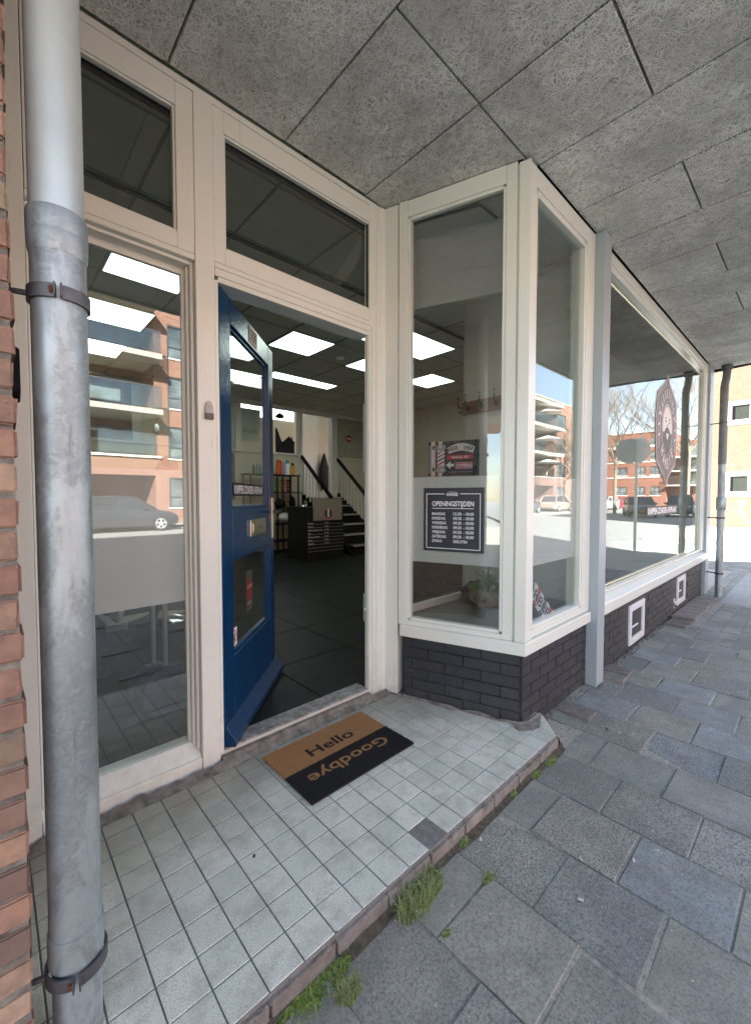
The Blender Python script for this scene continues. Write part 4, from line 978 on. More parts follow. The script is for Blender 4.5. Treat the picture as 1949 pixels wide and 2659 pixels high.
# back room, up the stairs
br = tag(MB().box(1.2, 6.53, 1.1, 9.2, 9.0, 1.2).build('raised_floor', M['wood']), kind='structure')
wy = 8.7
b = MB(); b.box(1.2, wy, 1.2, 4.2, wy + .12, 4.35); b.box(6.3, wy, 1.2, 9.2, wy + .12, 4.35); b.box(4.2, wy, 1.2, 6.3, wy + .12, 3.30); b.box(4.2, wy, 4.2, 6.3, wy + .12, 4.35)
b.box(9.2, 6.5, 1.2, 9.3, wy, 4.35); b.box(1.1, 6.5, 1.2, 1.2, wy, 4.35); b.box(1.2, 6.5, 3.31, 9.2, 6.53, 4.35)
bk_ = tag(b.build('back_room_wall', M['wall_cream']), kind='structure')
MB().box(1.1, 6.4, 4.351, 9.3, wy + .12, 4.45).build('back_room_ceiling', M['wall_white'], bk_)
MB().box(6.40, wy - .035, 1.2, 7.02, wy - .001, 3.9).build('inner_door', M['wall_white'], bk_, bevel=.004)
hw = empty('high_window', label='bright high window with thin vertical bars in the back room', cat='window')
b = MB(); b.box(4.2, wy + .02, 3.30, 4.26, wy + .1, 4.2); b.box(6.22, wy + .02, 3.30, 6.3, wy + .1, 4.2); b.box(4.26, wy + .02, 3.30, 6.22, wy + .1, 3.36); b.box(4.26, wy + .02, 4.14, 6.22, wy + .1, 4.2)
b.build('window_frame', M['wall_white'], hw)
for i in range(12): MB().box(4.40 + i * .155, wy + .05, 3.36, 4.412 + i * .155, wy + .062, 4.14).build('window_bar', M['ceiling_bar'], hw)
MB().box(4.26, wy + .08, 3.36, 6.22, wy + .085, 4.14).build('window_pane', M['opal'], hw)
pe = empty('pendant_lamp', label='small dark bell shaped pendant lamp hanging in front of the high window', cat='lamp')
MB().lathe([(.012, .13), (.02, .10), (.075, .075), (.10, .03), (.105, 0), (.10, 0), (.094, .03)], (4.62, 6.75, 3.0), 20).build('lamp_shade', M['black'], pe, smooth=True)
MB().tube([(4.62, 6.75, 3.12), (4.62, 6.75, 4.35)], .006, 6).build('lamp_cable', M['black'], pe)
# skyline cut-outs
sk_ = MB().plate(XF(0, 6.50, 0), [(4.36, 2.166), (4.36, 2.72), (4.40, 2.70), (4.44, 2.60), (4.48, 2.50), (4.52, 2.42), (4.55, 2.43), (4.70, 2.56), (4.765, 2.50), (4.765, 2.55), (4.785, 2.55), (4.785, 2.485), (4.86, 2.42), (4.835, 2.41), (4.835, 2.166)][::-1], -.012, 0, M['black_matt']).build('skyline_cutout')
tag(sk_, 'black cut-out of a gabled house and rock standing on the back wall ledge', 'decoration')
coat = empty('hanging_coat', label='black coat hanging on the far wall above the stairs', cat='coat')
b = MB(); b.lathe([(.01, 2.52), (.05, 2.42), (.09, 2.25), (.15, 2.05), (.13, 1.95), (.16, 1.8), (.15, 1.5), (.10, 1.36)], (7.14, wy - .17, 0), 12); b.build('coat_body', M['black_matt'], coat, smooth=True)
MB().tube([(7.14, wy - .0, 2.5), (7.14, wy - .12, 2.52)], .012, 8).build('coat_hook', M['steel'], coat)
# staircase
stt = empty('staircase', label='black staircase with pale nosings and white balusters rising at the back of the shop', cat='stairs')
for i in range(6):
    y0 = 4.62 + i * .30; z1 = .04 + (i + 1) * .193
    MB().box(4.99, y0, z1 - .193, 5.95, y0 + .30, z1 - .03).build('riser_block', M['black'], stt)
    MB().box(4.99, y0 - .025, z1 - .029, 5.95, y0 + .28, z1).build('tread', M['black'], stt, bevel=.004)
    MB().box(4.995, y0 - .0275, z1 - .018, 5.945, y0 - .0255, z1 - .004).build('nosing_and_lit_strip', M['stone_white'], stt)
    MB().box(4.995, y0 + .03, z1 + .0005, 5.945, y0 + .075, z1 + .003).build('nosing_and_lit_strip', M['stone_white'], stt)  # light on the tread top, put in as a white band behind the nosing
for xx in (4.94, 5.96):
    F = frame((xx, 4.45, .12), (0, 1, .70), (0, -.70, 1)); ln = 2.3
    b = MB(); b.add([(xx, 4.50, .04), (xx, 4.78, .04), (xx, 6.38, 1.06), (xx, 6.38, 1.32), (xx + .035, 4.50, .04), (xx + .035, 4.78, .04), (xx + .035, 6.38, 1.06), (xx + .035, 6.38, 1.32)],
                    [(0, 1, 2, 3), (4, 7, 6, 5), (0, 4, 5, 1), (1, 5, 6, 2), (2, 6, 7, 3), (3, 7, 4, 0)]); b.build('stringer', M['black'], stt)
    y1, z1, y0, z0 = 6.40, 2.15, (5.25 if xx < 5 else 4.55), 0
    sl_ = .84; z0 = z1 - (y1 - y0) * sl_
    b = MB(); b.add([(xx - .015, y0, z0 - .05), (xx - .015, y1, z1 - .05), (xx - .015, y1, z1 + .02), (xx - .015, y0, z0 + .02), (xx + .045, y0, z0 - .05), (xx + .045, y1, z1 - .05), (xx + .045, y1, z1 + .02), (xx + .045, y0, z0 + .02)],
                    [(0, 1, 2, 3), (4, 7, 6, 5), (0, 4, 5, 1), (1, 5, 6, 2), (2, 6, 7, 3), (3, 7, 4, 0)]); b.build('handrail', M['black'], stt)
    y = y0 + .04
    while y < 6.36:
        zt = z1 - (y1 - y) * sl_ - .05; zb = .12 + (y - 4.5) * .62
        if zt > zb + .1: MB().box(xx, y, zb, xx + .03, y + .03, zt).build('baluster', M['wall_white'], stt)
        y += .125
# reception desk
dk = empty('reception_desk', label='black reception desk with chalk price lines on its front', cat='desk')
MB().box(3.845, 4.50, .04, 4.66, 5.15, 1.0).build('desk_body', M['black'], dk, bevel=.005)
MB().box(3.82, 4.47, 1.001, 4.68, 5.18, 1.022).build('desk_top', M['black'], dk, bevel=.003)
rows = [('Knippen', '€ 22,-'), ('Scheren', '€ 20,-'), ('Knippen zonder wassen', '€ 18,-'), ('65+', '€ 18,-'), ('Wassen en knippen', '€ 25,-'), ('Baard', '€ 15,-'), ('Kinderen', '€ 17,-'), ('', ''), ('', '')]
DF = XF(0, 4.5, 0)
for i, (a, p) in enumerate(rows):
    z = .705 - i * .061
    MB().box(3.85, 4.486, z, 4.655, 4.4995, z + .008).build('price_rail', simple('grey_rail', (.12, .12, .13), .4) if i == 0 else bpy.data.materials['grey_rail'], dk)
    if a:
        b = MB(); text(b, DF, a, 3.86, 3.86 + .0135 * len(a) + .02, z + .012, .022, -.0015, m=M['white'], bold=0); text(b, DF, p, 4.22, 4.32, z + .012, .022, -.0015, m=M['white'], bold=0); b.build('price_lettering', None, dk)
sgn = empty('shop_sign', label='grey brown board with a round barber pole logo leaning on the reception desk', cat='sign')
MB().box(3.945, 4.455, .775, 4.587, 4.468, 1.17).build('sign_board', M['cloth'], sgn)
LF = XF(4.27, 4.455, .895); b = MB()
def plate_ring(b, F, c0, c1, ra, rc, ia, ic, d, m, n=28, t0=0, t1=360):
    ro, ri = ring(c0, c1, ra, rc, n, t0, t1), ring(c0, c1, ia, ic, n, t0, t1); o, ex_, ey_, ez_ = F; k_ = len(ro)
    for k in range(n):
        j = (k + 1) % k_
        b.add([o + ex_ * a + ey_ * d + ez_ * c for a, c in (ro[k], ro[j], ri[j], ri[k])], [(0, 1, 2, 3)], m)
def poly(b, F, pts, d, m):
    o, ex_, ey_, ez_ = F; b.add([o + ex_ * a + ey_ * d + ez_ * c for a, c in pts], [tuple(range(len(pts)))], m)
poly(b, LF, ring(0, 0, .085, .085, 28), -.002, M['ink']); plate_ring(b, LF, 0, 0, .098, .10, .088, .09, -.0025, M['red'], 28, 20, 160); plate_ring(b, LF, 0, 0, .098, .10, .088, .09, -.0025, M['red'], 28, 200, 340)
poly(b, LF, [(-.022, -.06), (.022, -.06), (.022, .055), (-.022, .055)], -.003, M['white']); poly(b, LF, ring(0, .068, .02, .02, 16), -.003, M['white'])
for k in range(4): poly(b, LF, [(-.022, -.05 + k * .028), (.022, -.03 + k * .028), (.022, -.018 + k * .028), (-.022, -.038 + k * .028)], -.0035, M['navy'])
b.build('logo', None, sgn)
ro_ = MB().tube([(4.36, 4.7, 1.06), (4.47, 4.66, 1.06)], .036, 14).build('paper_roll', M['white'], smooth=True); tag(ro_, 'white paper roll lying on the reception desk', 'paper roll')
pp = empty('desk_plant', label='tiny potted plant on the left of the reception desk', cat='plant')
MB().lathe([(.02, 1.023), (.03, 1.07)], (3.98, 4.75, 0), 10).build('pot', M['stone_white'], pp)
b = MB(); random.seed(8)
for i in range(26):
    a = random.uniform(0, 6.28); p = Vector((3.98, 4.75, 1.07)); q = p + Vector((math.cos(a) * .05, math.sin(a) * .05, random.uniform(.02, .08))); s_ = Vector((-math.sin(a), math.cos(a), 0)) * .008
    b.add([p, (p + q) / 2 + s_, q, (p + q) / 2 - s_], [(0, 1, 2, 3)])
b.build('leaves', M['leaf'], pp)
# product shelf
sf = empty('product_shelf', label='black open shelf rack with hair products against the back wall', cat='shelf')
for xx in (3.50, 4.10, 4.40, 4.60):
    for yy in (5.98, 6.28): MB().box(xx, yy, .04, xx + .022, yy + .022, 1.66).build('shelf_post', M['black'], sf)
for zz in (1.645, 1.285, .955, .62, .27): MB().box(3.46, 5.96, zz, 4.66, 6.32, zz + .02).build('shelf_board', M['black'], sf)
def bottle(x, y, z, h, r, mat, cap, label, neck=.3, pump=False):
    e = empty('bottle', label=label, cat='bottle', group='hair product bottles on the top shelf')
    MB().lathe([(r, z), (r, z + h * .72), (r * .9, z + h * .76), (r * neck, z + h * .80)], (x, y, 0), 14).build('bottle_body', mat, e, smooth=True)
    c = MB().lathe([(r * max(neck, .35), z + h * .80), (r * max(neck, .35), z + h)], (x, y, 0), 10)
    if pump: c.box(x - r * .9, y - .01, z + h, x + .01, y + .01, z + h + .014)
    c.build('bottle_cap', cap, e)
zt = 1.666
bottle(4.18, 6.08, zt, .31, .042, M['orange'], M['orange'], 'tall orange red bottle, leftmost beside the blue door edge', .9)
bottle(4.245, 6.10, zt, .30, .036, M['orange'], M['red'], 'second orange red bottle left of the lilac one', .9)
bottle(4.315, 6.08, zt, .27, .030, M['lilac'], M['lilac'], 'slim lilac bottle between orange and teal bottles', .8)
bottle(4.40, 6.07, zt, .30, .044, M['white'], M['teal'], 'white and teal pump bottle on the top shelf', .95, True)
bottle(4.525, 6.07, zt, .25, .044, M['amber'], M['black'], 'black and amber pump bottle at the right end of the top shelf', .7, True)
for i in range(6):
    bottle(3.64 + i * .068, 6.10, zt, .20, .024, M['teal'] if i > 0 else M['maroon'], M['black'], ('small teal bottle with black cap seen through the door pane, %s of five' % ('', 'first', 'second', 'middle', 'fourth', 'last')[i]) if i > 0 else 'small reddish bottle with black cap seen through the door pane')
for ci in range(5):
    for ri_ in range(4):
        m = M['lime'] if ci == 2 else (M['maroon'] if ci > 2 else M['lilac'])
        e = MB().lathe([(.036, 0), (.038, .004), (.038, .055), (.034, .058)], (3.80 + ci * .13 + (.10 if ci > 1 else 0), 6.08, 1.306 + ri_ * .068), 12).build('wax_tin', m, smooth=True)
        tag(e, ('%s wax tin, %s of four on the shelf%s' % (('lilac', 'lilac', 'lime green', 'dark red', 'dark red')[ci], ('lowest', 'second from the bottom', 'third from the bottom', 'topmost')[ri_], (', leftmost column', ', second column', '', ', beside the green', ', rightmost column')[ci])), 'tin', 'stacked wax tins on the middle shelf')
def blob(name, c, s, mat, seed, amp=.25, sub=3, parent=None):
    bm = bmesh.new(); bmesh.ops.create_icosphere(bm, subdivisions=sub, radius=1)
    for v in bm.verts:
        k = 1 + amp * noise.noise(v.co * 2.3 + Vector((seed, 0, 0))); v.co = Vector((c[0] + v.co.x * s[0] * k, c[1] + v.co.y * s[1] * k, c[2] + max(v.co.z * k, -.8) * s[2]))
    me = bpy.data.meshes.new(name); bm.to_mesh(me); bm.free(); me.materials.append(mat); me.polygons.foreach_set('use_smooth', [True] * len(me.polygons))
    o = bpy.data.objects.new(name, me); col.objects.link(o)
    if parent: o.parent = parent
    return o
tag(blob('hair_clippers', (4.22, 6.1, 1.05), (.12, .10, .10), M['black'], 1, .5), 'heap of black clippers and cables on the shelf rack', 'clippers')
tag(blob('spray_cans', (4.53, 6.1, 1.08), (.06, .08, .13), M['black'], 2, .3), 'cluster of black spray cans at the right of the shelf rack', 'cans')
tag(blob('towel_pile', (4.30, 6.08, .755), (.17, .12, .12), M['stone_white'], 3, .35), 'crumpled pale towels piled on the shelf rack', 'towels')
ps = empty('wall_poster', label='dark poster with gold letters seen through the upper pane of the blue door', cat='poster')
MB().box(3.0, 6.385, 1.15, 3.38, 6.398, 2.09).build('poster_sheet', M['char'], ps)
b = MB(); text(b, XF(0, 6.385, 0), 'BAR', 3.04, 3.34, 1.80, .18, -.002, m=M['gold']); text(b, XF(0, 6.385, 0), 'BER', 3.04, 3.34, 1.50, .18, -.002, m=M['gold']); b.build('lettering', None, ps)
tag(MB().box(3.30, 6.05, .042, 3.44, 6.3, .09).box(3.31, 6.06, .091, 3.45, 6.3, .14).box(3.30, 6.05, .141, 3.43, 6.3, .19).build('towel_stack', M['stone_white'], bevel=.01), 'stack of folded white towels on the floor left of the shelf rack', 'towels')
# bay interior: lowered ceiling, bulkhead, display board, pier
bi = tag(MB().prism([(1.60, .10), (1.81, -.555), (2.96, -.555), (2.96, .10)], .40, .455).build('window_board', M['sill_wood']), kind='structure')
MB().box(1.60, .1005, .36, 2.70, .135, .50).build('board_upstand', M['wall_white'], bi, bevel=.003)
MB().box(1.62, .105, .04, 2.70, .13, .36).build('board_front', M['wall_white'], bi)
blk = MB().prism([(1.665, .36), (1.695, .372), (2.075, -.535), (2.045, -.547)], 2.405, 2.835).build('bulkhead', simple('grey_white_board', (.47, .48, .47), .7, var=.03)); tag(blk, kind='structure')
bc = MB().prism([(1.57, .10), (1.80, -.56), (2.65, -.56), (2.65, .3), (1.665, .36)], 2.836, 2.905).build('bay_ceiling', simple('bay_ceiling_paint', (.50, .50, .48), .7, var=.03)); tag(bc, kind='structure')
MB().prism([(1.585, .135), (1.597, .145), (1.786, -.330), (1.773, -.343)], 2.829, 2.8355).prism([(1.7865, -.343), (1.945, -.348), (1.945, -.333), (1.786, -.330)], 2.829, 2.8355).build('shadow_slot', M['dark_gap'], bc)
pr = tag(MB().box(2.72, -.565, .04, 2.955, .40, 3.21).build('pier', M['wall_white']), kind='structure')
MB().box(2.74, .40, .04, 2.955, .44, 3.2).build('pier_trim', M['wall_cream'], pr)
cr = empty('coat_rack', label='wooden coat rack with black hooks on the pier inside the bay window', cat='coat rack')
MB().box(2.69, -.12, 1.895, 2.7195, .402, 2.0).build('rack_board', M['wood'], cr, bevel=.003)
MB().box(2.69, .403, 1.895, 2.76, .425, 2.0).build('rack_end', M['wood'], cr, bevel=.003)
for yy in (.36, .225, .09, -.045):
    e = MB().lathe([(.016, -.004), (.018, 0), (.016, .004)], (0, 0, 0), 6).build('hook_plate', M['black'], cr); e.location = (2.686, yy, 1.945); e.rotation_euler = (0, R(90), 0); e.scale = (1.4, 1, 1)
    MB().tube([(2.684, yy, 1.955), (2.655, yy, 1.965), (2.645, yy, 1.99), (2.652, yy, 2.035), (2.645, yy, 2.05)], [.007, .006, .006, .005, .009], 8).tube([(2.684, yy, 1.935), (2.665, yy, 1.92), (2.655, yy, 1.93)], .005, 8).build('hook', M['black'], cr, smooth=True)
MB().tube([(2.70, .43, 1.955), (2.70, .46, 1.965), (2.70, .47, 1.99), (2.70, .465, 2.03), (2.70, .47, 2.045)], [.007, .006, .006, .005, .009], 8).tube([(2.70, .43, 1.93), (2.70, .45, 1.915), (2.70, .46, 1.925)], .005, 8).build('hook', M['black'], cr, smooth=True)
# bowl with plants
pb = empty('plant_bowl', label='mottled brown clay bowl planted with orchids and trailing greens on the dark window board', cat='potted plant')
bcx, bcy = 2.182, -.155
MB().lathe([(.05, .456), (.085, .466), (.115, .50), (.124, .545), (.120, .59), (.112, .592), (.106, .575), (.02, .57)], (bcx, bcy, 0), 32).build('bowl', M['bowl'], pb, smooth=True)
random.seed(14); b = MB()
for i in range(1100):
    a = random.uniform(0, 6.28); r = .125 * math.sqrt(random.random()); p = Vector((bcx + r * math.cos(a), bcy + r * math.sin(a), .575 + random.uniform(0, .055) * (1.2 - r / .125)))
    t = random.uniform(0, 6.28); l_ = random.uniform(.02, .05); q = p + Vector((math.cos(t) * l_, math.sin(t) * l_, random.uniform(-.015, .04))); s_ = Vector((-math.sin(t), math.cos(t), .3)) * .0035
    b.add([p - s_, p + s_, q], [(0, 1, 2)])
b.build('trailing_greens', M['leaf'], pb)
b = MB()
for a, l_, h in ((2.6, .10, .10), (.4, .09, .08), (1.5, .08, .11), (4.2, .07, .10), (5.3, .09, .06)):
    p = Vector((bcx + .01, bcy, .60)); d = Vector((math.cos(a), math.sin(a), 0)); s_ = Vector((-d.y, d.x, 0))
    P = [p, p + d * l_ * .4 + s_ * .02 + Vector((0, 0, h * .7)), p + d * l_ + Vector((0, 0, h)), p + d * l_ * .4 - s_ * .02 + Vector((0, 0, h * .7)), p + d * l_ * .5 + Vector((0, 0, h * .58))]
    b.add(P, [(0, 1, 4), (1, 2, 4), (2, 3, 4), (3, 0, 4)])
b.build('orchid_leaves', M['leaf'], pb)
MB().tube([(bcx - .01, bcy + .02, .6), (bcx - .015, bcy + .03, .80)], .003, 6).tube([(bcx + .02, bcy + .01, .6), (bcx + .028, bcy + .0, .82)], .003, 6).build('orchid_stems', M['black_matt'], pb)
b = MB()
for c_ in ((bcx - .01, bcy + .0, .71), (bcx + .02, bcy - .02, .695), (bcx + .07, bcy - .01, .68), (bcx - .03, bcy - .07, .61), (bcx - .05, bcy - .06, .60)):
    for k in range(5):
        a = k * 1.257; b.add([c_, (c_[0] + .016 * math.cos(a), c_[1] + .01, c_[2] + .016 * math.sin(a)), (c_[0] + .016 * math.cos(a + .8), c_[1] - .006, c_[2] + .016 * math.sin(a + .8))], [(0, 1, 2)])
b.build('orchid_flowers', M['white'], pb)
tag(blob('dark_jacket', (2.30, -.0, .50), (.13, .10, .085), M['black_matt'], 5, .45), 'dark jacket bundled on the window board behind the plant bowl', 'jacket')

# barber chair, dustpan set and customer behind the left window
bc_ = empty('barber_chair', label='barber chair with chrome disc foot and steel footrest behind the tall left window', cat='barber chair')
cxx, cyy = .86, 2.62
MB().lathe([(.33, .042), (.33, .052), (.30, .068), (.10, .095), (.05, .11)], (cxx, cyy, 0), 36).build('chair_foot', M['chrome'], bc_, smooth=True)
MB().lathe([(.042, .1), (.042, .5)], (cxx, cyy, 0), 16).build('chair_column', M['black'], bc_, smooth=True)
MB().box(cxx - .27, cyy - .26, .50, cxx + .25, cyy + .26, .62).build('seat', M['black'], bc_, bevel=.04)
MB().box(cxx + .22, cyy - .24, .60, cxx + .34, cyy + .24, 1.15).build('backrest', M['black'], bc_, bevel=.04)
for s_ in (-1, 1): MB().box(cxx - .25, cyy + s_ * .29 - .03, .78, cxx + .2, cyy + s_ * .29 + .03, .82).build('armrest', M['black'], bc_, bevel=.015)
MB().tube([(.62, 2.42, .48), (.50, 2.30, .15)], .021, 8).box(.40, 2.235, .10, .56, 2.27, .15).tube([(.62, 2.82, .48), (.50, 2.80, .15)], .021, 8).box(.44, 2.25, .105, .50, 2.85, .125).build('footrest', M['alu'], bc_)
pn = empty('person', label='bearded brown haired customer in black clothing seated in the barber chair behind the left window', cat='person')
def skin(name, pts, edges, rad, mat, parent, sub=2):
    me = bpy.data.meshes.new(name); me.from_pydata([Vector(p) for p in pts], edges, []); o = bpy.data.objects.new(name, me); col.objects.link(o); o.parent = parent
    o.modifiers.new('s', 'SKIN'); s_ = o.modifiers.new('u', 'SUBSURF'); s_.levels = sub; s_.render_levels = sub
    for i, v in enumerate(me.skin_vertices[0].data): v.radius = (rad[i][0], rad[i][1]) if isinstance(rad[i], tuple) else (rad[i], rad[i]); v.use_root = i == 0
    me.materials.append(mat); return o
hxx, hyy = .985, 2.62
P = [(1.0, hyy, .70), (1.04, hyy, .92), (1.05, hyy, 1.14), (1.03, hyy, 1.25), (1.02, hyy, 1.30),
     (.98, hyy - .10, .68), (.60, hyy - .11, .68), (.52, hyy - .11, .26), (.42, hyy - .11, .19), (.98, hyy + .10, .68), (.60, hyy + .11, .68), (.52, hyy + .11, .26), (.42, hyy + .11, .19),
     (1.05, hyy - .19, 1.13), (1.02, hyy - .25, .88), (.78, hyy - .26, .83), (1.05, hyy + .19, 1.13), (1.02, hyy + .25, .88), (.78, hyy + .26, .83)]
E_ = [(0, 1), (1, 2), (2, 3), (3, 4), (0, 5), (5, 6), (6, 7), (7, 8), (0, 9), (9, 10), (10, 11), (11, 12), (2, 13), (13, 14), (14, 15), (2, 16), (16, 17), (17, 18)]
Rr = [.13, .14, .14, .055, .05, .095, .07, .05, .045, .095, .07, .05, .045, .07, .055, .045, .07, .055, .045]
skin('clothed_body', P, E_, Rr, M['black_matt'], pn)
hd = blob('head', (.985, hyy, 1.455), (.088, .072, .112), M['skin'], 9, .06, 3, pn)
MB().add([(.905, hyy - .014, 1.47), (.905, hyy + .014, 1.47), (.868, hyy, 1.435), (.90, hyy - .016, 1.428), (.90, hyy + .016, 1.428)], [(0, 2, 1), (0, 3, 2), (1, 2, 4), (3, 4, 2)]).build('nose', M['skin'], hd)
blob('ear', (1.0, hyy - .073, 1.45), (.018, .01, .028), M['skin'], 4, .1, 2, hd)
for s_ in (-1, 1): blob('eye', (.908, hyy + s_ * .028, 1.475), (.010, .010, .008), M['ink'], 4, 0, 1, hd)
blob('hair', (1.01, hyy, 1.49), (.094, .08, .10), M['hair'], 12, .1, 3, pn)
blob('beard', (.935, hyy, 1.385), (.055, .062, .055), M['hair'], 15, .15, 3, pn)
du = empty('dustpan_set', label='navy long handled dustpan and broom with grey handles standing behind the tall left window', cat='dustpan')
c0 = Vector((.455, .86, .04))
prof = [(-.15, 0), (-.155, .06), (-.13, .15), (-.08, .20), (0, .215), (.08, .20), (.13, .15), (.155, .06), (.15, 0)]
b = MB(); FF = frame(c0 + Vector((0, -.10, 0)), (1, .1, 0), (0, .45, 1)); b.plate(FF, prof, -.02, .02); b.build('dustpan', M['dust_blue'], du, bevel=.008)
MB().box(.32, .66, .037, .60, .80, .050).build('dustpan_lip', M['dust_blue'], du, bevel=.004)
b = MB(); b.plate(frame(c0 + Vector((-.03, .16, 0)), (1, .1, 0)), [(-.14, 0), (-.12, .10), (-.04, .16), (.04, .16), (.12, .10), (.14, 0)], -.04, .04); b.build('broom_head', M['dust_blue'], du, bevel=.01)
MB().tube([(.432, 1.03, .16), (.442, 1.03, 1.05)], .0135, 12).build('handle', M['alu'], du, smooth=True)
MB().tube([(.462, .90, .20), (.466, .90, 1.05)], .0135, 12).build('handle', M['alu'], du, smooth=True)
tag(blob('waste_bag', (.03, 1.25, .26), (.11, .16, .26), M['black'], 7, .35), 'black bin bag standing low behind the left window', 'bag')

# ================================================================== SIGNS AND STICKERS ON THE GLASS
oh = empty('opening_hours_sign', label='square black opening hours sign with white letters on the frosted band of the bay window', cat='sign')
SF = (A0 + BF[2] * .0335, Bd, BF[2], BF[3])
MB().fbox(SF, .114, -.0015, .886, .467, 0, 1.252).build('sign_panel', M['char'], oh)
b = MB(); a0, a1, c0, c1 = .114, .467, .886, 1.252; w = a1 - a0; h = c1 - c0
X = lambda u: a0 + u * w
Z = lambda v: c1 - v * h
def bar(b, F, p, q, r_, s_, d, m): poly(b, F, [(p, q), (r_, q), (r_, s_), (p, s_)], d, m)
t = .004; d_ = -.0021; wm = M['white']
bar(b, SF, X(.045), Z(.958), X(.045) + t, Z(.10), d_, wm); bar(b, SF, X(.945) - t, Z(.958), X(.945), Z(.10), d_, wm)
bar(b, SF, X(.045), Z(.958), X(.945), Z(.958) + t, d_, wm); bar(b, SF, X(.045), Z(.10), X(.355), Z(.10) + t, d_, wm); bar(b, SF, X(.62), Z(.10), X(.945), Z(.10) + t, d_, wm)
bar(b, SF, X(.145), Z(.327), X(.84), Z(.327) + .0035, d_, wm)
text(b, SF, 'BARBERSHOP', X(.42), X(.555), Z(.072), .005, d_, 0, wm); text(b, SF, 'HANSIE', X(.392), X(.582), Z(.125), .0165, d_, .025, wm)
text(b, SF, 'OPENINGSTIJDEN', X(.145), X(.84), Z(.285), .0275, d_, .02, wm)
for i, (dy, hr) in enumerate((('MAANDAG', '12:30'), ('DINSDAG', '09:30'), ('WOENSDAG', '09:30'), ('DONDERDAG', '09:30'), ('VRIJDAG', '09:30'), ('ZATERDAG', '09:30'), ('ZONDAG', ''))):
    z = Z(.428 + i * .0715); ln = {7: .225, 8: .24, 9: .265, 6: .17}[len(dy)]
    text(b, SF, dy, X(.145), X(.145 + ln), z, .0155, d_, .02, wm)
    if hr:
        text(b, SF, hr, X(.505), X(.64), z, .0165, d_, .015, wm); text(b, SF, '-', X(.668), X(.688), z, .0165, d_, .0, wm); text(b, SF, '18:00', X(.71), X(.84), z, .0165, d_, .015, wm)
    else: text(b, SF, 'GESLOTEN', X(.505), X(.735), z, .0155, d_, .02, wm)
b.build('lettering', None, oh)
bs_ = empty('barber_sign', label='tin sign with barber pole reading BARBER SHOP WALK IN OPEN in the bay window', cat='sign')
QF = (A0 + BF[2] * .0455, Bd, BF[2], BF[3]); a0, a1, c0, c1 = .136, .434, 1.320, 1.520; w = a1 - a0; h = c1 - c0
MB().fbox(QF, a0, 0, c0, a1, .003, c1).build('sign_panel', M['ink'], bs_, bevel=.001)
b = MB(); d_ = -.0006
bar(b, QF, X(.055), c0, X(.14), c1, d_, M['cream_print']); bar(b, QF, X(.14), c0, X(.205), c1, d_, M['maroon']); bar(b, QF, X(.205), c0, X(.285), c1, d_, M['cream_print']); bar(b, QF, X(.022), c0 + .02, X(.032), c1 - .02, d_, M['white'])
bar(b, QF, X(.185), Z(.70), X(.33), Z(.27), d_ - .0005, M['white'])
for k, mm in enumerate((M['red'], M['navy'], M['red'], M['navy'])):
    z = Z(.70) + k * .022; poly(b, QF, [(X(.185), z - .002), (X(.33), min(z + .020, Z(.27))), (X(.33), min(z + .030, Z(.27))), (X(.185), min(z + .008, Z(.27)))], d_ - .001, mm)
SV = simple('silver_print', (.40, .38, .36), .3, .3)
poly(b, QF, ring(X(.257), Z(.17), .030, .018, 20), d_ - .0012, SV); bar(b, QF, X(.17), Z(.28), X(.345), Z(.225), d_ - .0014, SV); poly(b, QF, ring(X(.257), Z(.83), .030, .018, 20), d_ - .0012, SV); bar(b, QF, X(.17), Z(.745), X(.345), Z(.70), d_ - .0014, SV)
poly(b, QF, ring(X(.25), Z(.15), .010, .006, 12), d_ - .0016, M['white']); poly(b, QF, ring(X(.28), Z(.82), .008, .005, 12), d_ - .0016, M['white'])
for zz in (.17, .80): bar(b, QF, X(.085), Z(zz + .06), X(.125), Z(zz - .06), d_ - .001, M['ink']); bar(b, QF, X(.12), Z(zz + .012), X(.18), Z(zz - .012), d_ - .001, M['ink'])
# banner
up = [(X(.38 + .54 * k / 12), Z(.20 - .12 * math.sin(math.pi * k / 12))) for k in range(13)]; dn = [(X(.88 - .46 * k / 12), Z(.375 - .085 * math.sin(math.pi * k / 12))) for k in range(13)]
poly(b, QF, up + dn, d_ - .001, M['cream_print'])
arc_text(b, QF, 'BARBER', X(.64), Z(1.05), .195, .170, 116, 96, .021, .0145, d_ - .0018, M['ink'], False, .03); arc_text(b, QF, 'SHOP', X(.64), Z(1.05), .195, .170, 83, 70, .021, .0145, d_ - .0018, M['ink'], False, .03)
bar(b, QF, X(.38), Z(.53), X(.88), Z(.41), d_ - .001, M['red']); text(b, QF, 'WALK IN', X(.46), X(.79), Z(.505), .0135, d_ - .0018, .02, M['white'])
poly(b, QF, [(X(.36), Z(.69)), (X(.45), Z(.58)), (X(.45), Z(.655)), (X(.52), Z(.655)), (X(.52), Z(.73)), (X(.45), Z(.73)), (X(.45), Z(.80))], d_ - .001, M['white'])
bar(b, QF, X(.55), Z(.80), X(.875), Z(.62), d_ - .001, M['white']); bar(b, QF, X(.558), Z(.79), X(.867), Z(.63), d_ - .0014, M['red']); text(b, QF, 'OPEN', X(.575), X(.85), Z(.765), .0205, d_ - .002, .02, M['white'])
bar(b, QF, X(.42), Z(.90), X(.88), Z(.885), d_ - .001, M['lilac']); bar(b, QF, X(.35), Z(.06), X(.42), Z(.035), d_ - .001, M['cloth']); bar(b, QF, X(.50), Z(.055), X(.62), Z(.03), d_ - .001, M['cloth'])
b.build('printed_artwork', None, bs_)
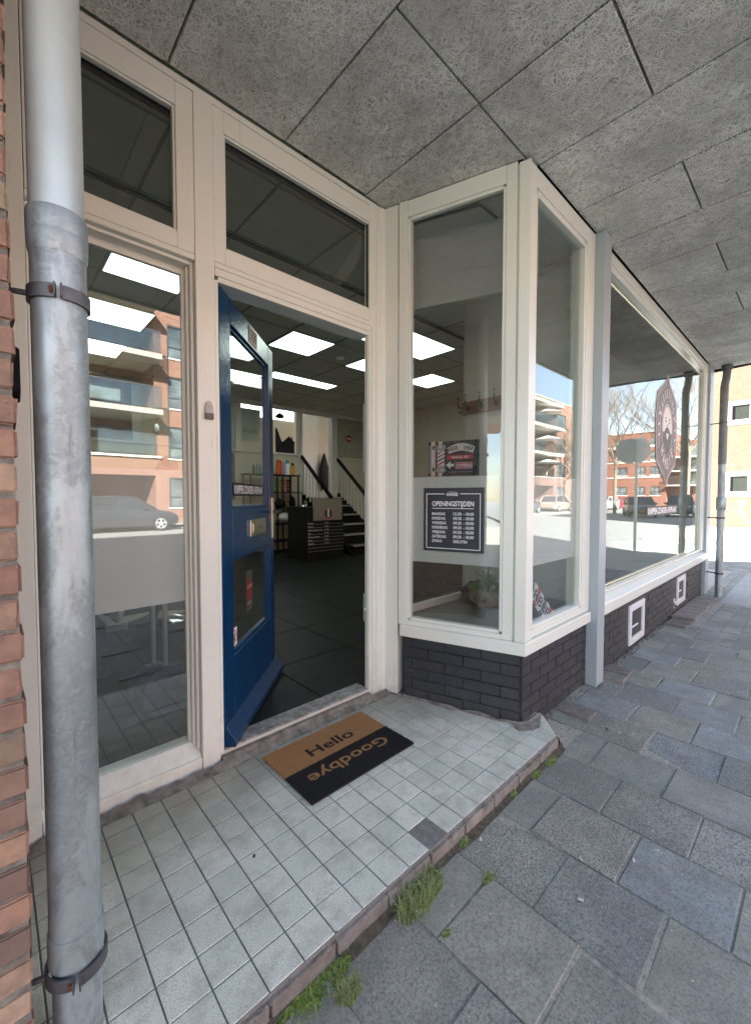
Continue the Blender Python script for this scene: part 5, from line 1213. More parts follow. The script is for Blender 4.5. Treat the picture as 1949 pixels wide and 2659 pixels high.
# slanted BARBER strip
sx = empty('barber_strip', label='slanted red white and blue strip sign reading BARBER in the bay window corner', cat='sign')
e1 = Vector((.281, 0, -.250)).normalized(); n1 = Vector((e1.z, 0, -e1.x))
TF = (Vector((1.862, yC + .045, .800)), e1, Vector((0, 1, 0)), Vector((-e1.z * 1, 0, e1.x)))
TF = (Vector((1.842, yC + .045, .776)), e1, Vector((0, 1, 0)), Vector((-e1.z, 0, e1.x)))
b = MB(); n = 9; Lh = .458; hw_ = .052
MB().fbox(TF, 0, 0, -hw_, Lh, .002, hw_).build('strip', M['white'], sx)
for k in range(n):
    cc = (M['red'], None, M['navy'], None)[k % 4]
    if cc is None: continue
    p0, p1 = Lh * k / n, Lh * (k + 1) / n
    poly(b, TF, [(p0 - .012 if k else 0, -hw_), (min(p1 - .012, Lh), -hw_), (min(p1 + .012, Lh), 0), (min(p0 + .012, Lh), 0)], -.0006, cc); poly(b, TF, [(p0 + .012, 0), (min(p1 + .012, Lh), 0), (min(p1 - .012, Lh), hw_), (p0 - .012 if k else 0, hw_)], -.0006, cc)
text(b, TF, 'BARBER', .025, Lh - .02, -.030, .060, -.0012, .05, M['white']); text(b, TF, 'BARBER', .03, Lh - .025, -.028, .056, -.0020, .015, M['ink'])
b.build('print', None, sx)
# vertical shield logo on the large window
lo_ = empty('window_logo', label='tall pointed barbershop logo sticker with a bearded face on the large shop window', cat='sticker')
GF = XF(4.735, yC + .0285, 1.868); b = MB(); HW, HH = .40, .545
def outline(s, t=1.0):
    q = []
    for (a, c) in ((0, 1), (.18, .86), (.45, .76), (.70, .66), (.88, .60), (.93, .42), (1.0, .18), (1.0, -.18), (.93, -.42), (.88, -.60), (.70, -.66), (.45, -.76), (.18, -.86), (0, -1)): q.append((a * HW * s, c * HH * t))
    return q + [(-a, c) for a, c in q[-2:0:-1]]
poly(b, GF, outline(1.035, 1.02), -.0006, M['cream_print']); poly(b, GF, outline(1, 1), -.0012, M['purple_grey'])
for s_, t_2, mm in ((.95, .955, M['cream_print']), (.935, .945, M['purple_grey'])): poly(b, GF, outline(s_, t_2), -.0012 - (.0006 if mm is M['cream_print'] else .0012), mm)
plate_ring(b, GF, 0, .015, .205, .245, .195, .236, -.0032, M['cream_print'], 40)
poly(b, GF, ring(0, .015, .180, .222, 40), -.0032, M['cream_print'])
# face
poly(b, GF, [(-.172, -.02), (-.165, -.10), (-.12, -.18), (-.05, -.225), (0, -.235), (.05, -.225), (.12, -.18), (.165, -.10), (.172, -.02), (.13, -.03), (.10, -.01), (.06, .02), (0, .03), (-.06, .02), (-.10, -.01), (-.13, -.03)], -.004, M['ink'])
poly(b, GF, [(-.05, -.035), (0, -.028), (.05, -.035), (.04, -.06), (.015, -.09), (-.015, -.09), (-.04, -.06)], -.0046, M['cream_print'])
for s_ in (-1, 1):
    poly(b, GF, [(s_ * .03, .105), (s_ * .07, .125), (s_ * .125, .108), (s_ * .07, .110)], -.004, M['ink']); poly(b, GF, ring(s_ * .075, .082, .028, .010, 12), -.004, M['ink'])
    plate_ring(b, GF, s_ * .31, -.0, .040, .20, .030, .19, -.004, M['cream_print'], 24)
    for k in range(6): poly(b, GF, [(s_ * .31 - .022, -.14 + k * .05), (s_ * .31 + .022, -.12 + k * .05), (s_ * .31 + .022, -.10 + k * .05), (s_ * .31 - .022, -.12 + k * .05)], -.0046, (M['red'], M['white'])[k % 2])
poly(b, GF, [(-.012, .06), (.012, .06), (.022, .035), (-.022, .035)], -.0042, M['cloth'])
arc_text(b, GF, 'BARBERSHOP', 0, .03, .27, .335, 160, 20, .085, .05, -.005, M['cream_print'], False, .02)
arc_text(b, GF, 'HANSIE', 0, -.02, .235, .315, 218, 322, .105, .075, -.005, M['cream_print'], True, .03)
b.build('printed_artwork', None, lo_)
kz = empty('window_strip', label='long dark KNIPPEN ZONDER AFSPRAAK strip low on the large shop window', cat='sticker')
KF = XF(0, yC + .0285, 0)
MB().fbox(KF, 4.09, -.0008, 1.025, 5.25, 0, 1.112).build('strip', M['ink'], kz)
b = MB(); text(b, KF, 'KNIPPEN ZONDER AFSPRAAK', 4.13, 5.21, 1.040, .056, -.0014, .035, M['white']); b.build('lettering', None, kz)
rs_ = MB().plate(XF(2.925, yC + .0285, .60), ring(0, 0, .05, .055, 24), -.001, 0, M['red']).plate(XF(2.925, yC + .0272, .60), ring(0, 0, .038, .043, 24), -.0006, 0, M['cream_print']).plate(XF(2.925, yC + .0264, .60), [(-.04, -.008), (.04, -.008), (.04, .008), (-.04, .008)], -.0006, 0, M['red']).build('sticker')
tag(rs_, 'small round red and white sticker low beside the grey post on the large window', 'sticker')

# ================================================================== DOORMAT
dm = empty('doormat', label='coir doormat, tan half reading Hello and black half reading Goodbye upside down', cat='doormat')
x0, x1, y0, y1, ym = .617, 1.213, -.366, .036, -.165
MB().box(x0 + .003, y0 + .003, .001, x1 - .003, ym, .009, M['coir_black']).box(x0 + .003, ym + .0001, .001, x1 - .003, y1 - .003, .009, M['coir']).build('mat_base', None, dm)
def flat_tris(body, F2, a0, a1, c0, h, bold=.0):
    vs, fs, p0, p1 = glyphs(body, bold); sx_ = (a1 - a0) / (p1 - p0); P = [Vector((F2[0][0] + F2[1] * (a0 + (v.x - p0) * sx_), F2[0][1] + F2[2] * (c0 + v.y * h / .7), 0)) for v in vs]; return P, fs
P1, F1 = flat_tris('Hello', ((0, 0), 1, 1), .785, 1.045, -.118, .062, .02)
P2, F2_ = flat_tris('Goodbye', ((0, 0), -1, -1), -1.135, -.690, .218, .060, .012)
t1 = BVHTree.FromPolygons(P1, F1); t2 = BVHTree.FromPolygons(P2, F2_)
MB().add([(p.x, p.y, .0094) for p in P1], F1, M['coir_black']).build('lettering', None, dm); MB().add([(p.x, p.y, .0094) for p in P2], F2_, M['coir']).build('lettering', None, dm)
random.seed(31); b = MB()
for i in range(60000):
    x, y = random.uniform(x0, x1), random.uniform(y0, y1)
    ed = min(x - x0, x1 - x, y - y0, y1 - y)
    inh = t1.ray_cast(Vector((x, y, 1)), Vector((0, 0, -1)))[0] is not None; ing = t2.ray_cast(Vector((x, y, 1)), Vector((0, 0, -1)))[0] is not None
    dark = (y < ym + random.uniform(-.0015, .0015)) != (inh or ing)
    l_ = random.uniform(.003, .007); a = random.uniform(0, 6.28); s_ = .0009
    dx, dy = math.cos(a) * l_ * .8, math.sin(a) * l_ * .8; z = .007 + random.uniform(0, .0025)
    px_, py_ = -math.sin(a) * s_, math.cos(a) * s_
    b.add([(x - px_, y - py_, z), (x + px_, y + py_, z), (x + dx, y + dy, z + random.uniform(.001, .0055))], [(0, 1, 2)], M['coir_black'] if dark else M['coir'])
tag(b.build('coir_pile', None, dm), kind='stuff')
# ================================================================== WEEDS, MOSS, LITTER
def tuft(cx, cy, r, nb, h, mats, label, name='weed_tuft', leafy=.5, cat='weed'):
    e = empty(name, label=label, cat=cat); b = MB(); lf = MB()
    for i in range(nb):
        a = random.uniform(0, 6.28); rr = r * math.sqrt(random.random()); x, y = cx + rr * math.cos(a) * 1.5, cy + rr * math.sin(a) * .75; z = gz(x) - .005
        if random.random() < leafy:
            s_ = random.uniform(.003, .0065); zz = z + random.uniform(.006, h * .45) * (1 - .5 * rr / r)
            n_ = Vector((random.uniform(-.6, .6), random.uniform(-.6, .6), 1)).normalized(); t_a = n_.orthogonal().normalized(); t_b = n_.cross(t_a); rot = random.uniform(0, 6.28)
            c_ = Vector((x, y, zz)); lf.add([c_ + (t_a * math.cos(rot + k * 1.257) + t_b * math.sin(rot + k * 1.257)) * s_ * (1 if k % 2 else .75) for k in range(5)], [(0, 1, 2, 3, 4)])
        else:
            an = random.uniform(0, 6.28); ln = h * random.uniform(.5, 1.25); bend = random.uniform(.3, .9); w = random.uniform(.0005, .0011)
            dx, dy = math.cos(an), math.sin(an); px_, py_ = -dy * w, dx * w
            b.add([(x - px_, y - py_, z), (x + px_, y + py_, z), (x + dx * ln * .25 * bend + px_, y + dy * ln * .25 * bend + py_, z + ln * .6), (x + dx * ln * .25 * bend - px_, y + dy * ln * .25 * bend - py_, z + ln * .6), (x + dx * ln * bend, y + dy * ln * bend, z + ln * (.95 - .4 * bend))], [(0, 1, 2, 3), (3, 2, 4)])
    if b.v: b.build('grass_blades', M['grass'], e)
    if lf.v: lf.build('small_leaves', mats, e)
    return e
random.seed(44)
tuft(.715, -.840, .060, 1900, .045, M['leaf'], 'thick clump of grass and chickweed at the step edge below the pale tiles', leafy=.78, cat='grass')
tuft(.66, -.865, .048, 330, .075, M['grass'], 'loose grass blades spreading over the paving beside the thick clump', leafy=.05, cat='grass')
tuft(.29, -.842, .066, 4200, .026, M['moss'], 'broad moss cushion in the corner between step and paving at the bottom edge', 'moss_cushion', .96, 'moss')
tuft(.375, -.825, .035, 1200, .026, M['moss'], 'narrow moss strip running up along the step from the bottom edge', 'moss_cushion', .95, 'moss')
tuft(.365, -.90, .022, 420, .045, M['moss'], 'small grassy sprout at the right of the broad moss cushion', leafy=.4)
tuft(.905, -.965, .018, 120, .035, M['leaf'], 'sparse weed in the joint between two paving tiles', leafy=.5)
tuft(.665, -.975, .012, 60, .02, M['moss'], 'tiny moss spot in a paving joint right of the grass clump', leafy=.9, cat='moss')
tuft(.965, -.822, .016, 240, .03, M['leaf'], 'small leafy weed at the step below the missing tile', leafy=.8)
tuft(1.32, -.822, .018, 320, .030, M['leaf'], 'round leafy weed at the step edge, middle of the three near the corner', leafy=.85)
tuft(1.52, -.828, .024, 300, .024, M['leaf'], 'low spreading weed at the step edge between two other weeds', leafy=.85)
tuft(1.66, -.835, .028, 380, .028, M['leaf'], 'leafy weed nearest the corner of the step', leafy=.85)
tuft(3.10, -.97, .03, 200, .012, M['moss'], 'moss patch in the paving joint beyond the grey post', leafy=.95, cat='moss')
tuft(6.35, -.72, .03, 160, .03, M['moss'], 'moss at the foot of the thin downpipe', leafy=.8, cat='moss')
# crumbs of grit on the ground
b = MB(); random.seed(77)
for i in range(340):
    x, y = random.uniform(-.2, 3.8), random.uniform(-2.2, -.85); s_ = random.uniform(.0012, .0032); z = gz(x) + .002
    b.box(x, y, z, x + s_, y + s_ * random.uniform(.6, 1.6), z + s_ * .5)
tag(b.build('grit', M['stone_white'], pave), kind='stuff')
for i, (x, y, rz, m, lab) in enumerate(((1.02, -.86, .4, M['stone_white'], 'small pale stone chip at the foot of the step'), (.36, -.86, 1.2, M['coir'], 'cigarette butt lying on the moss'), (1.33, -1.27, .3, M['stone_white'], 'pale chewing gum spot near the smooth blue grey tile'), (1.05, -1.20, 2.0, M['stone_white'], 'pale chewing gum spot on the dark grey tile'), (4.2, -1.25, 1.1, M['white'], 'scrap of white paper on the far paving'), (2.15, -.92, .8, M['black_matt'], 'small black rubber scrap beside the brown edging brick'))):
    o = MB().box(-.009, -.004, 0, .009, .004, .003).build('litter', m, bevel=.001); o.location = (x, y, gz(x) + .003); o.rotation_euler = (0, 0, rz); tag(o, lab, 'litter')
for (x, y, lab) in ((.35, -.42, 'small dark speck on the pale tiles, left of the doormat'), (1.215, -.105, 'dark leaf fragment beside the right edge of the doormat')):
    o = MB().box(-.006, -.003, 0, .006, .003, .002).build('litter', M['black_matt']); o.location = (x, y, .0015); o.rotation_euler = (0, 0, 1); tag(o, lab, 'litter')

# ================================================================== ACROSS THE STREET (seen mirrored in the panes)
def window_unit(par, F, a0, c0, a1, c1, m=M['white_paint'], mull=1, dark=False, sill=True, nm='window'):
    b = MB(); k = .07
    b.fbox(F, a0, .03, c0, a0 + k, .12, c1); b.fbox(F, a1 - k, .03, c0, a1, .12, c1); b.fbox(F, a0 + k, .03, c1 - k, a1 - k, .12, c1); b.fbox(F, a0 + k, .03, c0, a1 - k, .12, c0 + k)
    for i in range(mull):
        a = a0 + (a1 - a0) * (i + 1) / (mull + 1); b.fbox(F, a - .04, .04, c0 + k, a + .04, .11, c1 - k)
    b.fbox(F, a0 + k, .045, c0 + (c1 - c0) * .33, a1 - k, .10, c0 + (c1 - c0) * .33 + .05)
    w = b.build(nm, simple('dark_window_frame', (.05, .06, .07), .5) if 'dark_window_frame' not in bpy.data.materials else bpy.data.materials['dark_window_frame'], par)
    MB().fbox(F, a0 + k, .085, c0 + k, a1 - k, .09, c1 - k).build('pane', M['house_glass'], w)
    if sill: MB().fbox(F, a0 - .05, -.05, c0 - .09, a1 + .05, .10, c0 - .005).build('window_ledge', M['stone_white'], w)
    return w
g = NG('house_window_glass'); f = g.noise(g.pos((.6, .6, .6)), 1.2, 3, .5)
M['house_glass'] = g.bsdf(g.ramp(f, [(.35, (.04, .055, .06)), (.65, (.16, .19, .19))]), .05, 0, None, spec=1.0)
def wall_with_holes(mb, F, a0, c0, a1, c1, holes, d0, d1, m=None):
    xs_ = sorted({a0, a1, *[h[0] for h in holes], *[h[2] for h in holes]}); zs_ = sorted({c0, c1, *[h[1] for h in holes], *[h[3] for h in holes]})
    for i in range(len(xs_) - 1):
        j = 0
        while j < len(zs_) - 1:
            xm, zm = (xs_[i] + xs_[i + 1]) / 2, (zs_[j] + zs_[j + 1]) / 2
            if any(h[0] < xm < h[2] and h[1] < zm < h[3] for h in holes): j += 1; continue
            mb.fbox(F, xs_[i], d0, zs_[j], xs_[i + 1], d1, zs_[j + 1], m); j += 1
def apartment(x_edge, Y, label, tops, slab, ww, gap, nwin, group, length=9, left=7, cut=0):
    """facade facing +y; balcony recess left of x_edge, brick wall with windows right of it"""
    F = (Vector((x_edge, Y, 0)), Vector((1, 0, 0)), Vector((0, -1, 0)), Vector((0, 0, 1)))
    e = empty('apartment_building', label=label, cat='building', group=group)
    holes = []
    for i in range(nwin):
        a = .65 + i * (ww + gap)
        for (z0, z1) in tops['win']: holes.append((a, z0, a + ww, z1))
    b = MB(); wall_with_holes(b, F, 0, -.2, length, tops['roof'], holes, 0, .3); b.fbox(F, 0, .3, -.2, .3, 9, tops['roof']); b.fbox(F, length - .3, .3, -.2, length, 9, tops['roof'])
    b.fbox(F, -left, 1.9, -.2, 0, 2.2, tops['slabs'][-1]); b.fbox(F, -left - .35, 0, -.2, -left, 9, tops['roof'])
    b.fbox(F, -left, .0, tops['slabs'][0] - 1.0, 0, .3, tops['slabs'][0] - .12)
    b.build('brick_wall', M['apartment_brick'], e)
    MB().fbox(F, -left - .4, -.04, tops['roof'], length + .05, 9, tops['roof'] + .10).build('roof', M['concrete'], e)
    MB().fbox(F, .31, .45, -.2, length - .31, .5, tops['roof'] - .1).build('inner_wall', M['black_matt'], e)
    for h in holes: window_unit(e, F, *h, mull=1)
    for k, z in enumerate(tops['slabs']):
        last = k == len(tops['slabs']) - 1
        if k == 0: MB().fbox(F, -left, -.1, z - .11, .28, 1.9, z).build('balcony_slab', M['stone_white'], e); out = -.1
        else: MB().fbox(F, -left, -1.1, z - slab, (.1 if not last else -.05), 1.9, z).build('balcony_slab', M['concrete'], e); out = -1.1
        if last: continue
        r = MB(); r.fbox(F, -left, out + .03, z + 1.06, .06, out + .07, z + 1.10)
        for q in range(5): r.fbox(F, -left + q * (left / 4.0) - .0, out + .035, z, -left + q * (left / 4.0) + .03, out + .065, z + 1.06)
        rr = r.build('balcony_rail', M['zinc_dark'], e)
        MB().fbox(F, -left, out + .045, z + .06, .05, out + .055, z + 1.04).build('rail_glass', M['balcony_glass'], rr)
        zt_ = tops['slabs'][k + 1] - slab
        for a in (-2.2, -1.1, -4.9, -3.8): window_unit(e, (F[0] + F[2] * 1.78, F[1], F[2], F[3]), a, z + .15, a + .85, zt_ - .35, mull=0, sill=False, nm='balcony_door')
    return e, F
g = NG('balcony_glass'); tr = g.n('BsdfTransparent'); tr.inputs[0].default_value = (.75, .8, .78, 1); di = g.n('BsdfGlossy'); di.inputs['Roughness'].default_value = .05; m_ = g.n('MixShader'); m_.inputs[0].default_value = .18
g.l(tr.outputs[0], m_.inputs[1]); g.l(di.outputs[0], m_.inputs[2]); g.l(m_.outputs[0], g.out.inputs[0]); M['balcony_glass'] = g.m
TA = dict(win=[(.67, 2.2), (3.2, 4.85), (5.8, 7.43), (8.39, 10.05)], roof=11.0, slabs=[3.28, 5.45, 8.13, 10.58])
eA, FA = apartment(6.0, -21, 'orange red brick apartment building with balconies mirrored in the tall left window', TA, .25, 1.75, .8, 3, 'apartment buildings across the street', 9, 6.6)
TC = dict(win=[(.7, 2.4), (3.55, 5.24), (6.42, 8.14), (9.34, 11.05)], roof=12.35, slabs=[3.5, 6.09, 9.05, 11.65])
eC, FC = apartment(48.35, -21, 'orange red brick apartment building with balconies mirrored in the narrow bay window', TC, .32, 2.5, 1.8, 2, 'apartment buildings across the street', 9.5, 9.0)
# infill row between the two blocks
iw = empty('apartment_building', label='plain brick row between the two balcony blocks across the street', cat='building', group='apartment buildings across the street')
FI = (Vector((15.3, -21.0, 0)), Vector((1, 0, 0)), Vector((0, -1, 0)), Vector((0, 0, 1))); hs = [(1.2 + i * 3.4, z0, 3.2 + i * 3.4, z1) for i in range(6) for z0, z1 in TA['win']]
b = MB(); wall_with_holes(b, FI, 0, -.2, 23.5, 10.8, hs, 0, .3); b.fbox(FI, 0, .3, -.2, .3, 9, 10.8); b.fbox(FI, 23.2, .3, -.2, 23.5, 9, 10.8); b.fbox(FI, .3, .5, -.2, 23.2, .55, 10.7); b.build('brick_wall', M['apartment_brick'], iw)
MB().fbox(FI, -.05, -.04, 10.8, 23.6, 9, 10.9).build('roof', M['concrete'], iw)
for h in hs: window_unit(iw, FI, *h)
il = empty('apartment_building', label='brick row across the street to the left of the balcony block', cat='building', group='apartment buildings across the street')
FL = (Vector((-28.0, -21.0, 0)), Vector((1, 0, 0)), Vector((0, -1, 0)), Vector((0, 0, 1))); hs = [(1.2 + i * 3.4, z0, 3.2 + i * 3.4, z1) for i in range(7) for z0, z1 in TA['win'][:3]]
b = MB(); wall_with_holes(b, FL, 0, -.2, 26.5, 8.6, hs, 0, .3); b.fbox(FL, 0, .3, -.2, .3, 9, 8.6); b.fbox(FL, 26.2, .3, -.2, 26.5, 9, 8.6); b.fbox(FL, .3, .5, -.2, 26.2, .55, 8.5); b.build('brick_wall', M['apartment_brick'], il)
MB().fbox(FL, -.05, -.04, 8.6, 26.6, 9, 8.7).build('roof', M['concrete'], il)
for h in hs: window_unit(il, FL, *h)
# balcony things of the left block
def parasol(x, y, z, h, r, m, label, open_=True):
    e = empty('parasol', label=label, cat='parasol', group='parasols on the balconies')
    MB().tube([(x, y, z), (x, y, z + h)], .025, 8).build('pole', M['white_paint'], e)
    if open_: MB().lathe([(r, z + h - .45), (r * .5, z + h - .2), (.03, z + h)], (x, y, 0), 8).build('shade', m, e)
    else: MB().lathe([(.10, z + h - 1.0), (.14, z + h - .7), (.03, z + h)], (x, y, 0), 8).build('shade', m, e)
parasol(2.6, -20.3, 5.45, 2.0, .2, M['stone_white'], 'closed cream parasol on the middle balcony of the left block', False)
parasol(3.05, -20.4, 8.13, 1.9, .2, M['amber'], 'closed parasol on the top balcony of the left block', False)
for z in (3.5, 6.09, 9.05): parasol(45.5, -20.5, z, 1.95, 1.5, M['white_paint'], {3.5: 'open white parasol on the lowest balcony of the far block', 6.09: 'open white parasol on the middle balcony of the far block', 9.05: 'open white parasol on the top balcony of the far block'}[z])
random.seed(5)
def bush(name, x0, x1, y0, y1, z0, z1, n, label, cat='plant', mat=None, s=.06):
    b = MB()
    for i in range(n):
        c_ = Vector((random.uniform(x0, x1), random.uniform(y0, y1), z0 + (z1 - z0) * random.random() ** 1.3)); a = random.uniform(0, 6.28); k = random.uniform(.5, 1.3) * s
        u = Vector((math.cos(a), math.sin(a), random.uniform(-.5, .5))) * k; v = Vector((-math.sin(a) * .5, math.cos(a) * .5, random.uniform(-.6, .8))) * k * .6
        b.add([c_ - u, c_ + v, c_ + u, c_ - v], [(0, 1, 2, 3)])
    return tag(b.build(name, mat or M['leaf']), label, cat)
bush('balcony_plants', 4.2, 5.95, -20.3, -19.98, 8.15, 9.1, 500, 'leafy planting behind the top balcony glass of the left block')
bush('balcony_plants', 3.6, 5.6, -20.4, -20.1, 5.46, 5.9, 120, 'low potted plants on the middle balcony of the left block')
ot = MB().box(3.1, -20.3, 5.62, 4.3, -20.0, 6.15).build('cloth_rack', M['white']); tag(ot, 'white sheet over a drying rack on the middle balcony of the left block', 'laundry')
# side block facing the camera side (seen in the large window)
sb_ = empty('apartment_building', label='red brick block with white bands mirrored in the large shop window', cat='building', group='apartment buildings across the street')
SFm = (Vector((60, -8.0, 0)), Vector((0, -1, 0)), Vector((1, 0, 0)), Vector((0, 0, 1)))       # a runs towards -y
hs = []
for a0, a1 in ((8.6, 10.2), (6.6, 7.7), (5.0, 6.1), (13.5, 15.2), (16.5, 18.2)):
    for z0, z1 in ((1.4, 2.5), (3.95, 5.0), (5.85, 6.9), (7.5, 8.6)): hs.append((a0, z0, a1, z1))
b = MB(); wall_with_holes(b, SFm, 4.4, -.2, 22, 9.25, hs, 0, .3, None); b.fbox(SFm, 4.4, .3, -.2, 4.7, 9, 9.25); b.fbox(SFm, 0, 1.2, -.2, 4.4, 1.5, 8.0); b.fbox(SFm, 0, 1.5, -.2, .3, 9, 8.0); b.fbox(SFm, 4.7, .6, -.2, 22, .65, 9.2); b.build('brick_wall', M['apartment_brick_y'], sb_)
for h in hs: window_unit(sb_, SFm, *h, mull=1)
for z in (3.66, 5.6, 7.58): MB().fbox(SFm, 4.38, -.06, z - .06, 22, -.001, z + .06).build('white_band', M['stone_white'], sb_)
for z in (2.63, 4.35, 6.0):
    sl_ = MB().fbox(SFm, .6, -.6, z - .12, 4.2, 1.2, z).build('balcony_slab', M['stone_white'], sb_); rr = MB()
    for q in range(19): rr.fbox(SFm, .6 + q * .2, -.58, z, .63 + q * .2, -.55, z + .95)
    rr.fbox(SFm, .6, -.6, z + .95, 4.25, -.53, z + 1.0); rr.build('balcony_rail', M['zinc_dark'], sl_)
    window_unit(sb_, (SFm[0] + SFm[2] * 1.1, SFm[1], SFm[2], SFm[3]), 1.3, z + .1, 3.2, z + 1.45, mull=1, sill=False)
MB().fbox(SFm, 4.3, -.1, 9.251, 22.1, 9, 9.35).build('roof', M['concrete'], sb_)
# right-hand brick building seen directly past the canopy
rb_ = empty('brick_building', label='sunlit buff and red brick building with white framed windows beyond the side street', cat='building')
RF = (Vector((23.4, 26, 0)), Vector((0, -1, 0)), Vector((1, 0, 0)), Vector((0, 0, 1)))        # a = 26 - y
hs = []
for yy in (1.22, 3.9, 6.6, 9.3, 12.0, -1.5 + .0):
    for z0, z1 in ((1.23, 2.27), (4.317, 5.316)):
        if yy > 0: hs.append((26 - yy, z0, 26 - yy + .92, z1))
b = MB(); wall_with_holes(b, RF, 0, -.2, 27.2, 3.22, [h for h in hs if h[3] < 3], 0, .3); b.build('lower_wall', M['red_render'], rb_)
b = MB(); wall_with_holes(b, RF, 0, 3.221, 27.2, 9.5, [h for h in hs if h[1] > 3], 0, .3); b.build('upper_wall', M['yellow_brick'], rb_)
MB().fbox(RF, 26.9, .3, -.2, 27.2, 9, 9.5).build('end_wall', M['apartment_brick'], rb_); MB().fbox(RF, -.05, -.05, 9.5, 27.3, 9, 9.6).build('roof', M['concrete'], rb_)
MB().fbox(RF, .3, .45, -.2, 26.8, .5, 9.4).build('inner_wall', M['wall_white'], rb_)
for h in hs:
    b = MB(); a0, c0, a1, c1 = h; k = .155
    b.fbox(RF, a0, -.03, c0, a0 + k, .12, c1); b.fbox(RF, a1 - k, -.03, c0, a1, .12, c1); b.fbox(RF, a0 + k, -.03, c1 - k, a1 - k, .12, c1); b.fbox(RF, a0 + k, -.03, c0, a1 - k, .12, c0 + k * 1.2)
    w = b.build('window', M['white_paint'], rb_, bevel=.01)
    b = MB(); kk = .025; b.fbox(RF, a0 + k, .02, c0 + k * 1.2, a0 + k + kk, .1, c1 - k); b.fbox(RF, a1 - k - kk, .02, c0 + k * 1.2, a1 - k, .1, c1 - k); b.fbox(RF, a0 + k + kk, .02, c1 - k - kk, a1 - k - kk, .1, c1 - k); b.fbox(RF, a0 + k + kk, .02, c0 + k * 1.2, a1 - k - kk, .1, c0 + k * 1.2 + kk)
    b.build('inner_frame', simple('mid_grey_frame', (.25, .25, .25), .5) if 'mid_grey_frame' not in bpy.data.materials else bpy.data.materials['mid_grey_frame'], w)
    MB().fbox(RF, a0 + k + kk, .05, c0 + k * 1.2 + kk, a1 - k - kk, .055, c1 - k - kk).build('pane', simple('green_pane', (.022, .026, .022), .1) if 'green_pane' not in bpy.data.materials else bpy.data.materials['green_pane'], w)
